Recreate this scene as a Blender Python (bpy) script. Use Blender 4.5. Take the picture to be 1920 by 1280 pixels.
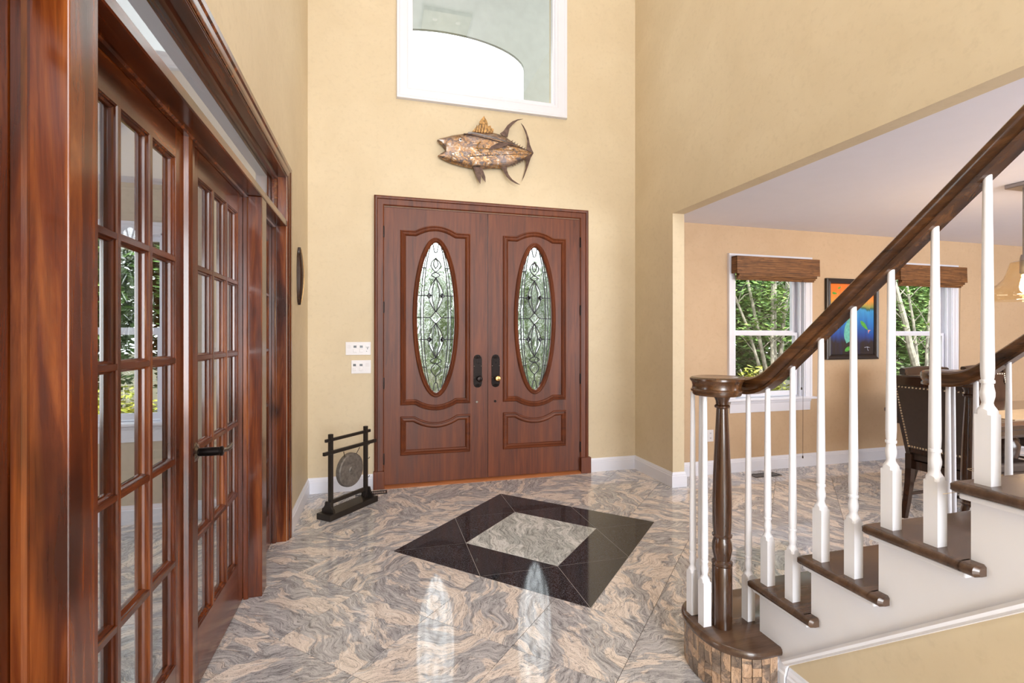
import bpy, bmesh, math, random
from mathutils import Vector, Matrix
random.seed(7)
PI = math.pi
for o in list(bpy.data.objects):
    bpy.data.objects.remove(o)
SC = bpy.context.scene
COL = SC.collection

# ------------------------------------------------------------------ camera
cam_data = bpy.data.cameras.new('camera')
cam_data.sensor_width = 36.0
cam_data.lens = 918.61 / 1920 * 36.0
cam_data.shift_y = -7.26 / 1920
cam_data.clip_start = 0.02
cam = bpy.data.objects.new('camera', cam_data)
COL.objects.link(cam)
cam.location = (0, 0, 1.3315)
cam.rotation_euler = (PI / 2, 0, -0.268)
SC.camera = cam

# ------------------------------------------------------------------ world, exposure
world = bpy.data.worlds.new('overcast_sky')
SC.world = world
world.use_nodes = True
wn = world.node_tree
wn.nodes['Background'].inputs['Color'].default_value = (0.93, 0.97, 1.0, 1)
wn.nodes['Background'].inputs['Strength'].default_value = 3.2
SC.view_settings.view_transform = 'Standard'
SC.view_settings.look = 'None'
SC.view_settings.gamma = 1.0
SC.view_settings.exposure = 0.4
SC.view_settings.use_curve_mapping = False
try:
    SC.cycles.max_bounces = 14
    SC.cycles.transparent_max_bounces = 24
    SC.cycles.diffuse_bounces = 6
    SC.cycles.glossy_bounces = 6
    SC.cycles.transmission_bounces = 12
    SC.cycles.caustics_refractive = False
    SC.cycles.caustics_reflective = False
    SC.cycles.sample_clamp_indirect = 6.0
except Exception:
    pass


def area(name, loc, rot, sx, sy, power=0.0, color=(1, 1, 1), portal=False):
    l = bpy.data.lights.new(name, 'AREA')
    l.shape = 'RECTANGLE'
    l.size, l.size_y = sx, sy
    l.energy = power
    l.color = color
    if portal:
        l.cycles.is_portal = True
    o = bpy.data.objects.new(name, l)
    o.location = loc
    o.rotation_euler = rot
    COL.objects.link(o)
    return o


def point(name, loc, power, color, radius=0.05):
    l = bpy.data.lights.new(name, 'POINT')
    l.energy = power
    l.color = color
    l.shadow_soft_size = radius
    o = bpy.data.objects.new(name, l)
    o.location = loc
    COL.objects.link(o)
    return o


# daylight entering by the windows (portals only steer the sky's light through the openings)
H90 = PI / 2
area('portal_dining', (3.84, 4.32, 1.4), (-H90, 0, 0), 0.9, 1.4, portal=True)
area('portal_dining', (5.94, 4.32, 1.4), (-H90, 0, 0), 0.9, 1.4, portal=True)
area('portal_study', (-1.93, 4.32, 1.4), (-H90, 0, 0), 0.9, 1.4, portal=True)
area('portal_upper', (0.97, 4.66, 4.2), (-H90, 0, 0), 1.4, 1.3, portal=True)
# added area lamps that fill the rooms, set at unseen window openings
area('fill_rear', (0.45, -3.55, 1.55), (H90, 0, 0), 1.7, 2.3, 140, (0.95, 0.97, 1.0))
area('fill_rear_upper', (0.95, -3.55, 4.1), (H90, 0, 0), 2.6, 1.7, 78, (0.95, 0.97, 1.0))
area('fill_dining', (5.4, -2.12, 1.4), (H90, 0, 0), 3.4, 1.5, 130, (0.96, 0.97, 1.0))  # added fill for the dining room, at its unseen rear wall
area('fill_study', (-3.95, 2.2, 1.4), (0, -H90, 0), 1.4, 1.8, 24, (0.95, 0.97, 1.0))  # added fill for the study, at its far side wall


sun_l = bpy.data.lights.new('sun', 'SUN')
sun_l.energy = 6.0
sun_l.angle = 0.02
sun_l.color = (1.0, 0.95, 0.86)
sun_o = bpy.data.objects.new('sun', sun_l)
sun_o.rotation_euler = Vector((0.25, 0.55, -0.80)).to_track_quat('-Z', 'Y').to_euler()
COL.objects.link(sun_o)


# ------------------------------------------------------------------ mesh builder
class MB:
    def __init__(self):
        self.v = []
        self.f = []

    def add(self, vs, fs):
        n = len(self.v)
        self.v += [tuple(p) for p in vs]
        self.f += [tuple(i + n for i in f) for f in fs]
        return self

    def box(self, x0, x1, y0, y1, z0, z1):
        x0, x1 = sorted((x0, x1)); y0, y1 = sorted((y0, y1)); z0, z1 = sorted((z0, z1))
        vs = [(x, y, z) for z in (z0, z1) for y in (y0, y1) for x in (x0, x1)]
        return self.add(vs, [(0, 2, 3, 1), (4, 5, 7, 6), (0, 1, 5, 4), (2, 6, 7, 3), (0, 4, 6, 2), (1, 3, 7, 5)])

    def loft(self, rings, closed=True, cap=True):
        n = len(rings[0])
        vs = [p for r in rings for p in r]
        fs = []
        for i in range(len(rings) - 1):
            for j in range(n if closed else n - 1):
                k = (j + 1) % n
                fs.append((i * n + j, i * n + k, (i + 1) * n + k, (i + 1) * n + j))
        if cap and closed:
            fs.append(tuple(range(n - 1, -1, -1)))
            fs.append(tuple((len(rings) - 1) * n + j for j in range(n)))
        return self.add(vs, fs)

    def prism(self, poly, fn, d0, d1):
        return self.loft([[fn(p, d0) for p in poly], [fn(p, d1) for p in poly]])

    def lathe(self, prof, c=(0, 0, 0), n=20, axis='Z'):
        rings = []
        for r, z in prof:
            ring = []
            for k in range(n):
                a = 2 * PI * k / n
                x, y = max(r, 1e-5) * math.cos(a), max(r, 1e-5) * math.sin(a)
                p = {'Z': (x, y, z), 'X': (z, x, y), 'Y': (x, z, y)}[axis]
                ring.append((c[0] + p[0], c[1] + p[1], c[2] + p[2]))
            rings.append(ring)
        return self.loft(rings)

    def tube(self, path, r, n=8, closed=False):
        path = [Vector(p) for p in path]
        m = len(path)
        rs = r if isinstance(r, (list, tuple)) else [r] * m
        rings = []
        ref = None
        for i, p in enumerate(path):
            if closed:
                t = path[(i + 1) % m] - path[i - 1]
            else:
                t = path[min(i + 1, m - 1)] - path[max(i - 1, 0)]
            t = t.normalized()
            if ref is None:
                ref = Vector((0, 0, 1)) if abs(t.z) < 0.9 else Vector((1, 0, 0))
            s = t.cross(ref)
            if s.length < 1e-6:
                s = t.orthogonal()
            s.normalize()
            u = s.cross(t).normalized()
            ref = u
            rings.append([tuple(p + (s * math.cos(2 * PI * k / n) + u * math.sin(2 * PI * k / n)) * rs[i]) for k in range(n)])
        if closed:
            rings.append(rings[0])
            return self.loft(rings, cap=False)
        return self.loft(rings)

    def sweep(self, prof, path, up=None):
        path = [Vector(p) for p in path]
        m = len(path)
        rings = []
        for i, p in enumerate(path):
            t = (path[min(i + 1, m - 1)] - path[max(i - 1, 0)]).normalized()
            s = t.cross(Vector((0, 0, 1))).normalized()
            u = s.cross(t).normalized()
            k = up[i] if up else 1.0
            rings.append([tuple(p + s * a + u * (b * k if b > 0 else b)) for a, b in prof])
        return self.loft(rings)

    def mold(self, path, prof, fn, closed=False):
        """sweep a profile of (offset to the left of the path, depth) along a mitred 2-D path"""
        m = len(path)
        P = [Vector(p) for p in path]
        nor = []
        for i in range(m if closed else m - 1):
            d = (P[(i + 1) % m] - P[i]).normalized()
            nor.append(Vector((-d.y, d.x)))
        rings = []
        for i in range(m):
            if closed:
                a, b = nor[i - 1], nor[i]
            else:
                a, b = nor[max(i - 1, 0)], nor[min(i, m - 2)]
            mi = (a + b) / max(1 + a.dot(b), 0.2)
            rings.append([fn((P[i].x + mi.x * o, P[i].y + mi.y * o), d) for o, d in prof])
        if closed:
            rings.append(rings[0])
        return self.loft(rings, cap=not closed)

    def plate(self, outer, holes, fn, d0, d1):
        bm = bmesh.new()
        edges = []
        for loop in [outer] + holes:
            vs = [bm.verts.new((p[0], p[1], 0)) for p in loop]
            edges += [bm.edges.new((vs[i], vs[(i + 1) % len(vs)])) for i in range(len(vs))]
        bmesh.ops.triangle_fill(bm, use_beauty=True, edges=edges, normal=(0, 0, 1))
        bm.verts.index_update()
        vs = [(v.co.x, v.co.y) for v in bm.verts]
        fs = [tuple(v.index for v in f.verts) for f in bm.faces]
        bm.free()
        n = len(vs)
        out = [fn(p, d0) for p in vs] + [fn(p, d1) for p in vs]
        faces = list(fs) + [tuple(i + n for i in reversed(f)) for f in fs]
        k = 0
        for loop in [outer] + holes:
            L = len(loop)
            for i in range(L):
                a, b = k + i, k + (i + 1) % L
                faces.append((a, b, b + n, a + n))
            k += L
        return self.add(out, faces)

    def mesh(self, name, mat, off=(0, 0, 0), smooth=False, bevel=0.0, seg=2):
        me = bpy.data.meshes.new(name)
        ox, oy, oz = off
        me.from_pydata([(x - ox, y - oy, z - oz) for x, y, z in self.v], [], self.f)
        bm = bmesh.new()
        bm.from_mesh(me)
        bmesh.ops.remove_doubles(bm, verts=bm.verts, dist=1e-6)
        bmesh.ops.recalc_face_normals(bm, faces=bm.faces)
        if bevel:
            es = [e for e in bm.edges if len(e.link_faces) == 2 and e.calc_face_angle(0) > 0.5]
            bmesh.ops.bevel(bm, geom=es, offset=bevel, segments=seg, profile=0.5, affect='EDGES', clamp_overlap=True)
        bm.to_mesh(me)
        bm.free()
        if smooth:
            me.polygons.foreach_set('use_smooth', [True] * len(me.polygons))
            try:
                me.set_sharp_from_angle(angle=smooth if isinstance(smooth, float) else 0.7)
            except Exception:
                pass
        me.materials.append(mat)
        return me


def props(o, label=None, cat=None, group=None, kind=None):
    for k, v in (('label', label), ('category', cat), ('group', group), ('kind', kind)):
        if v:
            o[k] = v
    return o


def root(name, loc=(0, 0, 0), label=None, cat=None, group=None, kind=None, rz=0.0):
    o = bpy.data.objects.new(name, None)
    o.empty_display_size = 0.1
    COL.objects.link(o)
    o.location = loc
    o.rotation_euler = (0, 0, rz)
    return props(o, label, cat, group, kind)


def top_root(o):
    while o.parent:
        o = o.parent
    return o


def part(name, mb, mat, parent, label=None, local=False, **k):
    """a mesh child; coordinates are world coordinates unless local"""
    off = (0, 0, 0) if local else tuple(top_root(parent).location)
    o = bpy.data.objects.new(name, mb.mesh(name, mat, off, **k))
    COL.objects.link(o)
    o.parent = parent
    if label:
        o['label'] = label
    return o


def solo(name, mb, mat, label=None, cat=None, group=None, kind=None, org=None, **k):
    if org is None:
        xs = [p[0] for p in mb.v]; ys = [p[1] for p in mb.v]; zs = [p[2] for p in mb.v]
        org = ((min(xs) + max(xs)) / 2, (min(ys) + max(ys)) / 2, min(zs))
    o = bpy.data.objects.new(name, mb.mesh(name, mat, org, **k))
    o.location = org
    COL.objects.link(o)
    return props(o, label, cat, group, kind)


def copy_tree(o, parent=None):
    c = o.copy()
    COL.objects.link(c)
    c.parent = parent
    for ch in list(o.children):
        copy_tree(ch, c)
    return c


def holes_wall(mb, fn, u0, u1, z0, z1, d0, d1, holes):
    """boxes filling a wall around rectangular openings; fn(u, d, z) -> xyz"""
    us = sorted({u0, u1} | {h[0] for h in holes} | {h[1] for h in holes})
    for a, b in zip(us[:-1], us[1:]):
        m = (a + b) / 2
        hs = sorted((h[2], h[3]) for h in holes if h[0] < m < h[1])
        z = z0
        spans = []
        for p, q in hs:
            if p > z:
                spans.append((z, p))
            z = max(z, q)
        if z < z1:
            spans.append((z, z1))
        for p, q in spans:
            A, B = fn(a, d0, p), fn(b, d1, q)
            mb.box(A[0], B[0], A[1], B[1], A[2], B[2])
    return mb


# ------------------------------------------------------------------ materials
def nt(name):
    m = bpy.data.materials.new(name)
    m.use_nodes = True
    t = m.node_tree
    b = t.nodes['Principled BSDF']
    return m, t, b


def N(t, kind, **k):
    n = t.nodes.new(kind)
    for a, v in k.items():
        setattr(n, a, v)
    return n


def L(t, a, b):
    t.links.new(a, b)


def srgb(r, g, b):
    f = lambda c: (c / 255) / 12.92 if c / 255 <= 0.04045 else ((c / 255 + 0.055) / 1.055) ** 2.4
    return (f(r), f(g), f(b), 1)


def ramp(t, stops, fac, interp='LINEAR'):
    r = N(t, 'ShaderNodeValToRGB')
    r.color_ramp.interpolation = interp
    el = r.color_ramp.elements
    while len(el) > 1:
        el.remove(el[-1])
    el[0].position, el[0].color = stops[0]
    for p, c in stops[1:]:
        e = el.new(p)
        e.color = c
    L(t, fac, r.inputs['Fac'])
    return r.outputs['Color']


def mapped(t, scale=(1, 1, 1), coord='Object', rot=(0, 0, 0), loc=(0, 0, 0)):
    tc = N(t, 'ShaderNodeTexCoord')
    mp = N(t, 'ShaderNodeMapping')
    mp.inputs['Scale'].default_value = scale
    mp.inputs['Rotation'].default_value = rot
    mp.inputs['Location'].default_value = loc
    L(t, tc.outputs[coord], mp.inputs['Vector'])
    return mp.outputs['Vector']


def noise(t, vec, scale, detail=3, rough=0.55, dist=0.0):
    n = N(t, 'ShaderNodeTexNoise')
    n.inputs['Scale'].default_value = scale
    n.inputs['Detail'].default_value = detail
    n.inputs['Roughness'].default_value = rough
    n.inputs['Distortion'].default_value = dist
    L(t, vec, n.inputs['Vector'])
    return n


def mix(t, a, b, fac, mode='MIX'):
    m = N(t, 'ShaderNodeMix', data_type='RGBA', blend_type=mode)
    for sock, val in ((m.inputs[6], a), (m.inputs[7], b), (m.inputs[0], fac)):
        if hasattr(val, 'is_output'):
            L(t, val, sock)
        else:
            sock.default_value = val
    return m.outputs[2]


def bump(t, b, height, strength=0.2, dist=0.01):
    n = N(t, 'ShaderNodeBump')
    n.inputs['Strength'].default_value = strength
    n.inputs['Distance'].default_value = dist
    L(t, height, n.inputs['Height'])
    L(t, n.outputs['Normal'], b.inputs['Normal'])


def plain(name, col, rough=0.5, metal=0.0, spec=0.5, coat=0.0, var=0.06, vscale=8.0):
    m, t, b = nt(name)
    v = mapped(t)
    n = noise(t, v, vscale, 4)
    dark = tuple(c * (1 - var * 2) for c in col[:3]) + (1,)
    L(t, ramp(t, [(0.3, dark), (0.7, col)], n.outputs['Fac']), b.inputs['Base Color'])
    b.inputs['Roughness'].default_value = rough
    b.inputs['Metallic'].default_value = metal
    b.inputs['Specular IOR Level'].default_value = spec
    b.inputs['Coat Weight'].default_value = coat
    return m


def painted_wall(name, c1, c2):
    m, t, b = nt(name)
    v = mapped(t)
    n1 = noise(t, v, 2.2, 5, 0.6, 0.6)
    n2 = noise(t, v, 28, 4, 0.6)
    c = ramp(t, [(0.3, c1), (0.7, c2)], n1.outputs['Fac'])
    c = mix(t, c, tuple(x * 0.93 for x in c1[:3]) + (1,), ramp(t, [(0.52, (0, 0, 0, 1)), (0.75, (0.6, 0.6, 0.6, 1))], n2.outputs['Fac']))
    L(t, c, b.inputs['Base Color'])
    b.inputs['Roughness'].default_value = 0.62
    b.inputs['Specular IOR Level'].default_value = 0.35
    bump(t, b, n2.outputs['Fac'], 0.12, 0.004)
    return m


def wood(name, cols, axis='Z', rough=0.25, coat=0.4, blotch=0.5, grain=1.0):
    m, t, b = nt(name)
    s = {'X': (0.6, 9, 9), 'Y': (9, 0.6, 9), 'Z': (9, 9, 0.6)}[axis]
    v = mapped(t, tuple(q * grain for q in s))
    s2 = {'X': (1.2, 5, 5), 'Y': (5, 1.2, 5), 'Z': (5, 5, 1.2)}[axis]
    v2 = mapped(t, s2)
    s3 = {'X': (4, 160, 160), 'Y': (160, 4, 160), 'Z': (160, 160, 4)}[axis]
    v3 = mapped(t, s3)
    n1 = noise(t, v, 2.4, 6, 0.62, 0.8)
    n2 = noise(t, v2, 1.5, 3, 0.5, 0.5)
    n3 = noise(t, v3, 1.0, 3, 0.6)
    c = ramp(t, [(0.25, cols[0]), (0.5, cols[1]), (0.75, cols[2])], n1.outputs['Fac'])
    c = mix(t, c, cols[0], ramp(t, [(0.48, (0, 0, 0, 1)), (0.72, (blotch, blotch, blotch, 1))], n2.outputs['Fac']))
    c = mix(t, c, tuple(x * 0.6 for x in cols[0][:3]) + (1,), ramp(t, [(0.55, (0, 0, 0, 1)), (0.8, (0.5, 0.5, 0.5, 1))], n3.outputs['Fac']))
    L(t, c, b.inputs['Base Color'])
    b.inputs['Roughness'].default_value = rough
    b.inputs['Coat Weight'].default_value = coat
    b.inputs['Coat Roughness'].default_value = 0.12
    bump(t, b, n3.outputs['Fac'], 0.06, 0.002)
    return m


def tile_coord(t, scale=1.0):
    """object coordinates turned and shifted by a random amount for each stone"""
    tc = N(t, 'ShaderNodeTexCoord')
    oi = N(t, 'ShaderNodeObjectInfo')
    a = N(t, 'ShaderNodeMath', operation='MULTIPLY'); a.inputs[1].default_value = 6.283
    L(t, oi.outputs['Random'], a.inputs[0])
    r = N(t, 'ShaderNodeVectorRotate', rotation_type='Z_AXIS')
    L(t, tc.outputs['Object'], r.inputs['Vector'])
    L(t, a.outputs[0], r.inputs['Angle'])
    m2 = N(t, 'ShaderNodeMath', operation='MULTIPLY'); m2.inputs[1].default_value = 61.7
    L(t, oi.outputs['Random'], m2.inputs[0])
    cx = N(t, 'ShaderNodeCombineXYZ')
    L(t, m2.outputs[0], cx.inputs['X']); L(t, m2.outputs[0], cx.inputs['Z'])
    ad = N(t, 'ShaderNodeVectorMath', operation='ADD')
    L(t, r.outputs['Vector'], ad.inputs[0]); L(t, cx.outputs[0], ad.inputs[1])
    return ad.outputs[0]


def granite(name, grey, cream, rough=0.06, scale=1.0, line=0.7, cut=0.5):
    """flowing bands: fine stripes, grey and cream drifts, thin dark veins, speckle"""
    m, t, b = nt(name)
    v = tile_coord(t)
    w = noise(t, v, 2.6 * scale, 2, 0.5)
    sub = N(t, 'ShaderNodeVectorMath', operation='SUBTRACT'); sub.inputs[1].default_value = (0.5, 0.5, 0.5)
    L(t, w.outputs['Color'], sub.inputs[0])
    sc = N(t, 'ShaderNodeVectorMath', operation='SCALE'); sc.inputs['Scale'].default_value = 0.36 / scale
    L(t, sub.outputs[0], sc.inputs[0])
    ad = N(t, 'ShaderNodeVectorMath', operation='ADD')
    L(t, v, ad.inputs[0]); L(t, sc.outputs[0], ad.inputs[1])

    def flow(sx, sy, k, det, rg, dist):
        mp = N(t, 'ShaderNodeMapping'); mp.inputs['Scale'].default_value = (sx, sy, sx)
        L(t, ad.outputs[0], mp.inputs['Vector'])
        return noise(t, mp.outputs['Vector'], k * scale, det, rg, dist).outputs['Fac']
    st = flow(2.2, 15.0, 2.3, 8, 0.75, 0.3)
    pa = flow(1.6, 4.4, 1.25, 6, 0.62, 0.8)
    cg = ramp(t, [(0.3, grey[0]), (0.5, grey[1]), (0.7, grey[2])], st)
    cc = ramp(t, [(0.3, cream[0]), (0.5, cream[1]), (0.7, cream[2])], st)
    c = mix(t, cg, cc, ramp(t, [(cut - 0.022, (0, 0, 0, 1)), (cut + 0.022, (1, 1, 1, 1))], pa))
    ve = flow(2.0, 13.0, 2.2, 6, 0.66, 0.5)
    vein = ramp(t, [(0.482, (0, 0, 0, 1)), (0.499, (line, line, line, 1)), (0.516, (0, 0, 0, 1))], ve)
    c = mix(t, c, (0.05, 0.046, 0.048, 1), vein)
    sp = noise(t, v, 230, 3, 0.75)
    c = mix(t, c, (0.07, 0.066, 0.068, 1), ramp(t, [(0.55, (0, 0, 0, 1)), (0.7, (0.6, 0.6, 0.6, 1))], sp.outputs['Fac']))
    L(t, c, b.inputs['Base Color'])
    b.inputs['Roughness'].default_value = rough
    b.inputs['Specular IOR Level'].default_value = 0.6
    return m


def thin_glass(name, ior=1.9, tint=(0.97, 0.985, 0.975, 1)):
    m, t, b = nt(name)
    t.nodes.remove(b)
    out = t.nodes['Material Output']
    fr = N(t, 'ShaderNodeFresnel'); fr.inputs['IOR'].default_value = ior
    ge = N(t, 'ShaderNodeNewGeometry')
    inv = N(t, 'ShaderNodeMath', operation='SUBTRACT'); inv.inputs[0].default_value = 1.0
    L(t, ge.outputs['Backfacing'], inv.inputs[1])
    mu = N(t, 'ShaderNodeMath', operation='MULTIPLY')
    L(t, fr.outputs[0], mu.inputs[0]); L(t, inv.outputs[0], mu.inputs[1])
    tr = N(t, 'ShaderNodeBsdfTransparent'); tr.inputs['Color'].default_value = tint
    gl = N(t, 'ShaderNodeBsdfGlossy'); gl.inputs['Roughness'].default_value = 0.0
    ms = N(t, 'ShaderNodeMixShader')
    L(t, mu.outputs[0], ms.inputs[0]); L(t, tr.outputs[0], ms.inputs[1]); L(t, gl.outputs[0], ms.inputs[2])
    L(t, ms.outputs[0], out.inputs['Surface'])
    return m


def wavy_glass(name, strength=0.35, rough=0.02, scale=9.0):
    m, t, b = nt(name)
    b.inputs['Base Color'].default_value = (0.97, 0.99, 0.98, 1)
    b.inputs['Transmission Weight'].default_value = 1.0
    b.inputs['Roughness'].default_value = rough
    b.inputs['IOR'].default_value = 1.3
    v = mapped(t, (1, 1, 0.6))
    n = noise(t, v, scale, 3, 0.5, 1.5)
    bump(t, b, n.outputs['Fac'], strength, 0.03)
    return m


def emis(name, col, s):
    m, t, b = nt(name)
    b.inputs['Base Color'].default_value = col
    b.inputs['Emission Color'].default_value = col
    b.inputs['Emission Strength'].default_value = s
    return m


def leafmat(name, cols):
    m, t, b = nt(name)
    v = mapped(t)
    n = noise(t, v, 7.0, 5, 0.75)
    L(t, ramp(t, [(0.3, cols[0]), (0.5, cols[1]), (0.68, cols[2])], n.outputs['Fac']), b.inputs['Base Color'])
    b.inputs['Roughness'].default_value = 0.55
    return m


M = {}
M['wall'] = painted_wall('beige_wall_paint', srgb(206, 190, 160), srgb(214, 199, 170))
M['dwall'] = painted_wall('tan_wall_paint', srgb(192, 165, 134), srgb(200, 174, 143))
M['swall'] = painted_wall('study_wall_paint', srgb(190, 178, 160), srgb(200, 188, 170))
M['ceil'] = plain('ceiling_paint', srgb(224, 224, 236), 0.7, var=0.01)
M['white'] = plain('white_trim_paint', srgb(224, 226, 236), 0.32, var=0.01)
M['stairwhite'] = plain('stair_white_paint', srgb(232, 234, 242), 0.3, var=0.015)
CH = (srgb(40, 13, 4), srgb(98, 42, 12), srgb(152, 84, 34))
M['cherry'] = wood('cherry_wood', CH, 'Z', 0.24, 0.3, 0.9)
M['cherry_y'] = wood('cherry_wood_long', CH, 'Y', 0.24, 0.3, 0.9)
MA = (srgb(62, 25, 8), srgb(97, 44, 15), srgb(118, 58, 22))
M['mahog'] = wood('mahogany_wood', MA, 'Z', 0.46, 0.0, 0.3)
M['mahog_x'] = wood('mahogany_wood_cross', MA, 'X', 0.46, 0.0, 0.3)
M['thresh'] = wood('threshold_wood', (srgb(128, 72, 38), srgb(160, 98, 58), srgb(176, 114, 70)), 'X', 0.4, 0.1, 0.2)
WA = (srgb(40, 24, 13), srgb(80, 51, 28), srgb(120, 79, 44))
M['walnut'] = wood('walnut_wood', (srgb(36, 21, 12), srgb(64, 39, 22), srgb(94, 60, 34)), 'Z', 0.22, 0.4, 0.6)
M['walnut_y'] = wood('walnut_wood_rail', WA, 'Y', 0.24, 0.35, 0.6)
M['walnut_x'] = wood('walnut_wood_tread', (srgb(50, 34, 25), srgb(82, 60, 45), srgb(104, 80, 62)), 'X', 0.24, 0.35, 0.5)
M['granite'] = granite('swirled_granite', (srgb(108, 107, 110), srgb(182, 181, 184), srgb(224, 223, 224)), (srgb(194, 182, 173), srgb(233, 221, 211), srgb(246, 239, 232)), 0.06, 1.6, 0.85, 0.52)
M['granite_strip'] = granite('brown_granite', (srgb(82, 70, 60), srgb(124, 106, 92), srgb(160, 142, 126)), (srgb(140, 114, 92), srgb(184, 152, 124), srgb(206, 178, 152)), 0.15, 1.6)
M['granite_grey'] = granite('grey_granite', (srgb(112, 116, 114), srgb(190, 196, 194), srgb(228, 232, 230)), (srgb(190, 194, 190), srgb(226, 230, 228), srgb(240, 243, 240)), 0.06, 1.7, 0.85, 0.55)
m, t, b = nt('black_granite'); v = tile_coord(t)
sp = noise(t, v, 330, 2, 0.7)
L(t, ramp(t, [(0.53, (0.009, 0.010, 0.013, 1)), (0.70, (0.2, 0.22, 0.27, 1))], sp.outputs['Fac']), b.inputs['Base Color'])
b.inputs['Roughness'].default_value = 0.07; b.inputs['Specular IOR Level'].default_value = 0.6
M['black'] = m
M['grout'] = plain('grout', srgb(120, 112, 104), 0.8)
M['blackgrout'] = plain('pale_grout', srgb(170, 166, 160), 0.8)
M['glass'] = thin_glass('clear_pane_glass')
M['winglass'] = thin_glass('window_glass', 1.45)
M['refglass'] = thin_glass('tinted_window_glass', 1.9, (0.89, 0.91, 0.895, 1))
M['wavy'] = wavy_glass('textured_glass', 0.5)
M['bevelglass'] = wavy_glass('bevelled_glass', 0.15, 0.0, 20)
M['came'] = plain('lead_came', srgb(46, 46, 48), 0.5, 0.3)
M['bronze'] = plain('dark_bronze', srgb(40, 34, 32), 0.35, 0.85, var=0.2, vscale=60)
M['nickel'] = plain('aged_nickel', srgb(150, 142, 132), 0.25, 1.0, var=0.15, vscale=60)
M['brass'] = plain('worn_brass', srgb(190, 150, 96), 0.28, 1.0, var=0.15, vscale=60)
M['gongwood'] = plain('black_brown_wood', srgb(34, 28, 24), 0.4, var=0.15)
M['gong'] = plain('hammered_gong_metal', srgb(128, 121, 114), 0.5, 0.35, var=0.25, vscale=40)
M['cord'] = plain('brown_cord', srgb(60, 44, 34), 0.8)
M['plate'] = plain('white_plastic', srgb(222, 220, 222), 0.35, var=0.01)
M['screen'] = plain('dark_display', srgb(34, 36, 40), 0.2)
M['leather'] = plain('dark_brown_leather', srgb(58, 46, 40), 0.42, var=0.12, vscale=30)
M['leather2'] = plain('brown_tufted_leather', srgb(74, 48, 36), 0.3, var=0.15, vscale=20)
M['darkwood'] = wood('espresso_wood', (srgb(26, 15, 10), srgb(46, 28, 19), srgb(66, 42, 28)), 'Z', 0.25, 0.3, 0.4)
M['darkwood_x'] = wood('espresso_wood_top', (srgb(46, 28, 18), srgb(84, 54, 36), srgb(112, 76, 50)), 'X', 0.15, 0.6, 0.4)
M['nail'] = plain('pewter_nailheads', srgb(214, 200, 176), 0.25, 1.0)
M['pale_cream'] = plain('pale_cream_matte', srgb(206, 186, 156), 0.8)  # colours the stair wire and the painted reflection on the table
M['frame'] = plain('dark_picture_frame', srgb(44, 34, 30), 0.35, var=0.1)
M['steel'] = plain('brushed_steel', srgb(170, 165, 165), 0.3, 1.0)
M['bark'] = plain('pale_bark', srgb(172, 166, 154), 0.9, var=0.25, vscale=14)
M['soil'] = plain('mulch_ground', srgb(90, 84, 60), 1.0, var=0.3)
M['leaf_dark'] = leafmat('dark_green_leaves', ((0.02, 0.045, 0.014, 1), (0.1, 0.2, 0.05, 1), (0.26, 0.4, 0.12, 1)))
M['leaf_mid'] = leafmat('green_leaves', ((0.03, 0.07, 0.016, 1), (0.14, 0.26, 0.06, 1), (0.36, 0.46, 0.12, 1)))
M['leaf_yellow'] = leafmat('yellow_green_leaves', ((0.09, 0.13, 0.02, 1), (0.36, 0.38, 0.05, 1), (0.65, 0.58, 0.09, 1)))
M['stucco'] = plain('portico_stucco', srgb(158, 158, 150), 0.8)
M['brickpath'] = plain('paver_walk', srgb(150, 140, 130), 0.9, var=0.15)

# ------------------------------------------------------------------ the shell
XL, XR, YF, YD, HD, HF = -0.573, 2.536, 4.488, 4.10, 2.438, 5.73
TW = 0.117
YB = -3.62
st = dict(kind='structure')

mb = MB()
holes_wall(mb, lambda u, d, z: (u, d, z), XL - TW, XR + TW, 0, HF, YF, YF + 0.15, [(0.045, 1.935, 0.0, 2.495), (0.285, 1.662, 3.585, 4.85)])
solo('wall_front', mb, M['wall'], 'beige foyer wall around the double front door', 'wall', **st)
mb = MB()
holes_wall(mb, lambda u, d, z: (d, u, z), YB, YF, 0, HF, XL - TW, XL, [(0.524, 3.489, 0.0, 2.388)])
solo('wall_left', mb, M['wall'], 'beige wall on the left with the French door opening', 'wall', **st)
mb = MB()
holes_wall(mb, lambda u, d, z: (d, u, z), -2.2, YF, 0, HF, XR, XR + TW, [(-2.2, 3.828, 0.0, HD)])
solo('wall_right', mb, M['wall'], 'beige wall high over the dining room opening', 'wall', **st)
mb = MB()
holes_wall(mb, lambda u, d, z: (u, d, z), XL - TW, XR + TW, 0, HF, YB - 0.12, YB, [(-0.4, 1.3, 0.4, 2.7), (-0.35, 2.25, 3.25, 4.95)])
mb.box(XR, XR + TW, YB, -2.2, 0, HF)
solo('wall_back', mb, M['wall'], 'beige wall with tall windows behind the viewer', 'wall', **st)
mb = MB(); mb.box(XL - TW, XR + TW, YB - 0.12, YF + 0.15, HF, HF + 0.15)
solo('ceiling', mb, M['ceil'], 'white two-storey foyer ceiling', 'ceiling', **st)

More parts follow.
